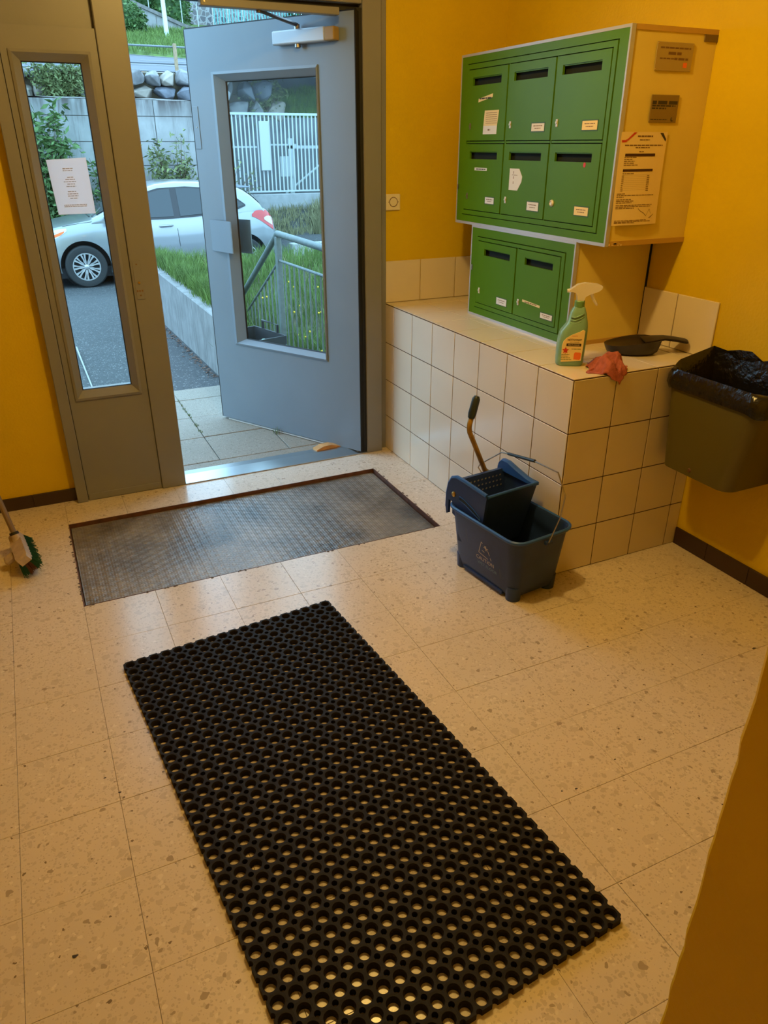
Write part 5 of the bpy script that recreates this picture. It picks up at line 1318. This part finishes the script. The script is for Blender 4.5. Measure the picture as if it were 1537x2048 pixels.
for q in range(9):
    x = 1.6+q*.75; MB().box((x-.012, 29.846, 4.5), (x+.012, 29.852, interp(x, top_)-.05)).obj('panel_joint', mat('stain', (.15, .13, .12), .9), sw_)
# masonry wall, teal fence at the very back
MAS = mat('rubble_masonry', (.34, .32, .30), .9)
nt = MAS.node_tree; b = nt.nodes['Principled BSDF']; gg = nt.nodes.new('ShaderNodeNewGeometry')
v1 = nt.nodes.new('ShaderNodeTexVoronoi'); v1.inputs['Scale'].default_value = 5.2; v1.feature = 'DISTANCE_TO_EDGE'; nt.links.new(gg.outputs['Position'], v1.inputs['Vector'])
v2 = nt.nodes.new('ShaderNodeTexVoronoi'); v2.inputs['Scale'].default_value = 5.2; nt.links.new(gg.outputs['Position'], v2.inputs['Vector'])
mr = nt.nodes.new('ShaderNodeMapRange'); mr.inputs[1].default_value = .04; mr.inputs[2].default_value = .10; nt.links.new(v1.outputs['Distance'], mr.inputs[0])
sp_ = nt.nodes.new('ShaderNodeSeparateColor'); nt.links.new(v2.outputs['Color'], sp_.inputs[0])
mxa = nt.nodes.new('ShaderNodeMix'); mxa.data_type = 'RGBA'; mxa.inputs[6].default_value = (.10, .10, .12, 1); mxa.inputs[7].default_value = (.24, .21, .20, 1); nt.links.new(sp_.outputs[0], mxa.inputs[0])
mxb = nt.nodes.new('ShaderNodeMix'); mxb.data_type = 'RGBA'; mxb.inputs[6].default_value = (.34, .34, .34, 1); nt.links.new(mr.outputs[0], mxb.inputs[0]); nt.links.new(mxa.outputs[2], mxb.inputs[7]); nt.links.new(mxb.outputs[2], b.inputs['Base Color'])
MB().box((6.3, 34, 3.5), (11.5, 34.6, 9)).obj('masonry_wall', MAS, None, label='rubble stone wall at the very top behind the door leaf', cat='wall')
tf = empty('teal_fence', (9, 32.9, 5.95), 0, 'teal bar fence far behind, above the open door', 'fence')
MB().box((7.3, 32.8, 4.4), (13, 33.0, 5.95)).obj('plinth', CONCF, tf)
bar2 = MB().tube([(0, 0, 0), (0, 0, 1.45)], .022, 6).mesh('bar', TEAL, smooth=True)
for q in range(34): inst(bar2, 'bar', tf, Matrix.Translation((7.6+q*.13, 32.9, 5.92)))
MB().box((7.4, 32.87, 6.0), (12.2, 32.93, 6.06)).box((7.4, 32.87, 7.25), (12.2, 32.93, 7.31)).obj('rail', TEAL, tf)

# ---- pale bar fence on its plinth to the right of the car
pf = empty('bar_fence', (3.4, 12.5, .4), 0, 'pale painted bar fence on a low plinth to the right of the car', 'fence')
MB().box((2.33, 12.42, .33), (7.5, 12.62, .655), .01).obj('plinth', mat('pale_plinth', (.30, .30, .30), .85, var=.12, vscale=9), pf)
MB().box((2.33, 12.485, 2.105), (7.5, 12.53, 2.15)).obj('top_rail', WPAINT, pf)
MB().box((2.33, 12.485, .69), (7.5, 12.53, .72)).obj('bottom_rail', WPAINT, pf)
MB().box((2.33, 12.53, 1.52), (3.05, 12.55, 1.55)).box((3.32, 12.53, 1.56), (3.9, 12.55, 1.59)).obj('cross_rail', WPAINT, pf)
bar3 = MB().box((-.013, -.008, 0), (.013, .008, 1.41)).mesh('bar', WPAINT)
x = 2.40
while x < 7.4:
    inst(bar3, 'bar', pf, Matrix.Translation((x, 12.507, .70))); x += .0835
MB().box((3.10, 12.45, 1.10), (3.30, 12.49, 2.0), .008).obj('post_plate', WPAINT, pf)
# gate behind
gt = empty('metal_gate', (4.2, 13.4, .45), 0, 'pale braced metal gate standing behind the bar fence', 'gate')
MB().box((4.0, 13.38, 1.50), (5.9, 13.42, 1.56)).box((4.0, 13.38, .5), (4.1, 13.42, 1.7)).box((5.8, 13.38, .5), (5.9, 13.42, 1.7)).obj('gate_frame', WPAINT, gt)
MB().tube([(3.9, 13.42, .60), (5.2, 13.42, 1.50)], .022, 6).obj('brace', WPAINT, gt)
MB().box((3.8, 13.36, .95), (4.12, 13.40, 1.35)).obj('lock_plate', WPAINT, gt)
# kerb and dry grass
MB().box((2.75, 9.72, -.30), (9, 9.92, -.02), .01).obj('kerb', mat('pale_kerb', (.34, .34, .33), .8), None, label='pale concrete kerb behind the rear of the silver car', cat='kerb')
k = MB()
for q in range(1100):
    x = rnd.uniform(2.2, 6.5); y = rnd.uniform(11.75, 12.42); tuft(k, x, y, gz(x, y), 5, .16, .08, rnd, .006)
for q in range(120):
    x = rnd.uniform(4.0, 4.6); y = rnd.uniform(11.6, 12.35); tuft(k, x, y, gz(x, y), 8, .42, .10, rnd, .006)
k.obj('dry_verge_grass', BLADE2, None, label='dry straw grass on the slope below the pale bar fence', cat='grass', kind='stuff', origin=(4, 12, 0))
# ---- shrubs
def leafmesh(name, m_, pts, size, parent, rnd_, aspect=.32):
    k = MB()
    for p in pts:
        d = Vector((rnd_.gauss(0, 1), rnd_.gauss(0, 1), rnd_.gauss(0, .7))).normalized(); u = d.orthogonal().normalized()
        u = (Matrix.Rotation(rnd_.uniform(0, 2*PI), 3, d) @ u); s = size*rnd_.uniform(.6, 1.3)
        p = Vector(p); k.add([p, p+d*s*.5+u*s*aspect*.5, p+d*s, p+d*s*.5-u*s*aspect*.5], [(0, 1, 2, 3)])
    return k.obj(name, m_, parent, kind='stuff')
def shoot_bush(name, label, base, stems, leaf_m, size, seed, per=34, group=None):
    r_ = random.Random(seed); e = empty(name, base, 0, label, 'shrub', group)
    pts = []; k = MB()
    for (dx, dy, h) in stems:
        P = [Vector(base)+Vector((r_.uniform(-.1, .1), r_.uniform(-.08, .08), 0))]
        for t in (.35, .7, 1): P.append(Vector(base)+Vector((dx*t**1.3+r_.uniform(-.05, .05), dy*t, h*t)))
        k.tube(P, [.014, .010, .007, .003], 5)
        for q in range(per):
            t = r_.uniform(.12, 1); i = min(2, int(t*3)); a = P[i].lerp(P[i+1], t*3-i)
            sp = .13*(1.15-t*.6); pts.append(a+Vector((r_.gauss(0, sp), r_.gauss(0, sp*.7), r_.gauss(0, sp))))
    k.obj('stems', TWIG, e); leafmesh('foliage', leaf_m, pts, size, e, r_); return e
def st(n, w, h0, h1, seed, off=0.):
    r_ = random.Random(seed); return [(off+r_.uniform(-w, w), r_.uniform(-.15, .1), r_.uniform(h0, h1)) for q in range(n)]
shoot_bush('shrub', 'loose shrub with small leaves rising behind the car roof, left of the door leaf', (1.25, 12.1, .2), st(20, .42, .7, 1.6, 1), LEAF2, .12, 21, 85)
shoot_bush('shrub', 'leafy shoots beside the left edge of the door pane, behind the car boot', (2.15, 12.1, .2), st(12, .55, .6, 1.35, 2, .2), LEAF2, .10, 22, 40)
shoot_bush('shrub', 'tall shrub with dense leaves against the concrete wall at the left of the sidelight', (-.95, 12.05, -.4), st(26, .45, 1.2, 2.65, 3), LEAF, .17, 23, 120)
shoot_bush('shrub', 'low bright shrub behind the car bonnet', (-1.15, 11.7, -.45), st(20, .6, .9, 1.7, 4), LEAF, .14, 24, 110)
shoot_bush('shrub', 'dark shrub between the paper notice and the frame', (.05, 12.1, -.2), st(14, .30, .9, 1.6, 5), LEAF, .14, 25, 90)
shoot_bush('shrub', 'bushy broom shrub on the boulder ledge seen at the top of the sidelight', (-.45, 12.95, 2.3), st(34, .55, .25, .60, 6), LEAF2, .10, 26, 110)
shoot_bush('shrub', 'scrubby shrub on the boulders above the pale fence', (3.9, 14.3, 2.1), st(18, .6, .3, .85, 7), LEAF2, .10, 27, 50)
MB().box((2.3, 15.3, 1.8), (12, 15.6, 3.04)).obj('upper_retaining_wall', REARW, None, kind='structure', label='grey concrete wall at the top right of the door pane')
# green mound above the fence
grid(MB(), 3.2, 9, 14.22, 15.4, 20, 8, lambda x, y: 2.08+.62*smooth01((x-3.3)/1.6)*smooth01((y-14.3)/.5)+.05*noise.noise(Vector((x*3, y*3, 1)))).obj('grass_mound', GRASSM, None, kind='structure', smooth='all')
k = MB()
for q in range(700):
    x = rnd.uniform(3.4, 6); y = rnd.uniform(14.3, 14.8); tuft(k, x, y, 2.08+.62*smooth01((x-3.3)/1.6)*smooth01((y-14.3)/.5), 5, .16, .07, rnd, .007)
k.obj('mound_grass', BLADE, None, label='green grass on the mound above the pale bar fence', cat='grass', kind='stuff', origin=(5, 14, 2.2))
# hedges at the back
def hedge(name, label, c, r, n, size, seed, m_=LEAFD):
    r_ = random.Random(seed); e = empty(name, (c[0], c[1], c[2]-r[2]), 0, label, 'shrub')
    k = MB(); k.sphere((0, 0, 0), 1, sub=3); k.v = [Vector((c[0]+v.x*r[0]*.86*(1+.2*noise.noise(v*2+Vector((seed, 0, 0)))), c[1]+v.y*r[1]*.86, c[2]+v.z*r[2]*.86*(1+.2*noise.noise(v*2+Vector((0, seed, 0)))))) for v in k.v]
    k.obj('crown', LEAFD, e, smooth='all'); pts = []
    for q in range(n):
        d = Vector((r_.gauss(0, 1), r_.gauss(0, 1), r_.gauss(0, 1))).normalized(); s = r_.uniform(.82, 1.04)*(1+.15*noise.noise(d*2.5))
        pts.append((c[0]+d.x*r[0]*s, c[1]+d.y*r[1]*s, c[2]+d.z*r[2]*s))
    leafmesh('foliage', m_, pts, size, e, r_, .5); return e
hedge('round_shrub', 'round dark green shrub on the grass bank at the top beside the mullion', (3.15, 28.3, 5.55), (.75, .7, .58), 2600, .13, 31, LEAF)
hedge('hedge', 'dense green hedge above the sloping wall, behind the lamp pole', (4.2, 32.5, 7.3), (1.5, .8, 1.9), 5200, .18, 32)
hedge('hedge', 'light green hedge right of the lamp pole at the top edge', (5.6, 32.2, 6.6), (.8, .7, 1.5), 3000, .16, 33, LEAF)
hedge('hedge', 'hedge on the hill at the far top left', (1.9, 33, 7.6), (1.8, .9, 1.7), 3500, .20, 34, LEAF)
hedge('hedge', 'dark bushes left on the hill beyond the road', (-3.0, 30, 6.0), (3.0, 1.5, 1.8), 3500, .25, 35)
hedge('hedge', 'dark bushes right on the hill beyond the road', (14.5, 33, 7.0), (3.4, 1.5, 2.4), 3500, .25, 36)

for o in bpy.data.objects:
    if o.parent is None and 'category' in o:
        if o.name.startswith('shrub'): o['group'] = 'shrubs around the concrete wall'
        elif o.name.startswith('hedge'): o['group'] = 'hedges on the hill'
        elif o.name.startswith('cleaning_bottle'): o['group'] = 'bottles in the black crate'
        elif o.name.startswith('metal_plaque'): o['group'] = 'plaques on the side of the mailbox unit'
        elif o.name.startswith('boulder_wall'): o['group'] = 'boulder walls'
        elif o.name.startswith('ceiling_lamp'): o['group'] = 'ceiling lamps'
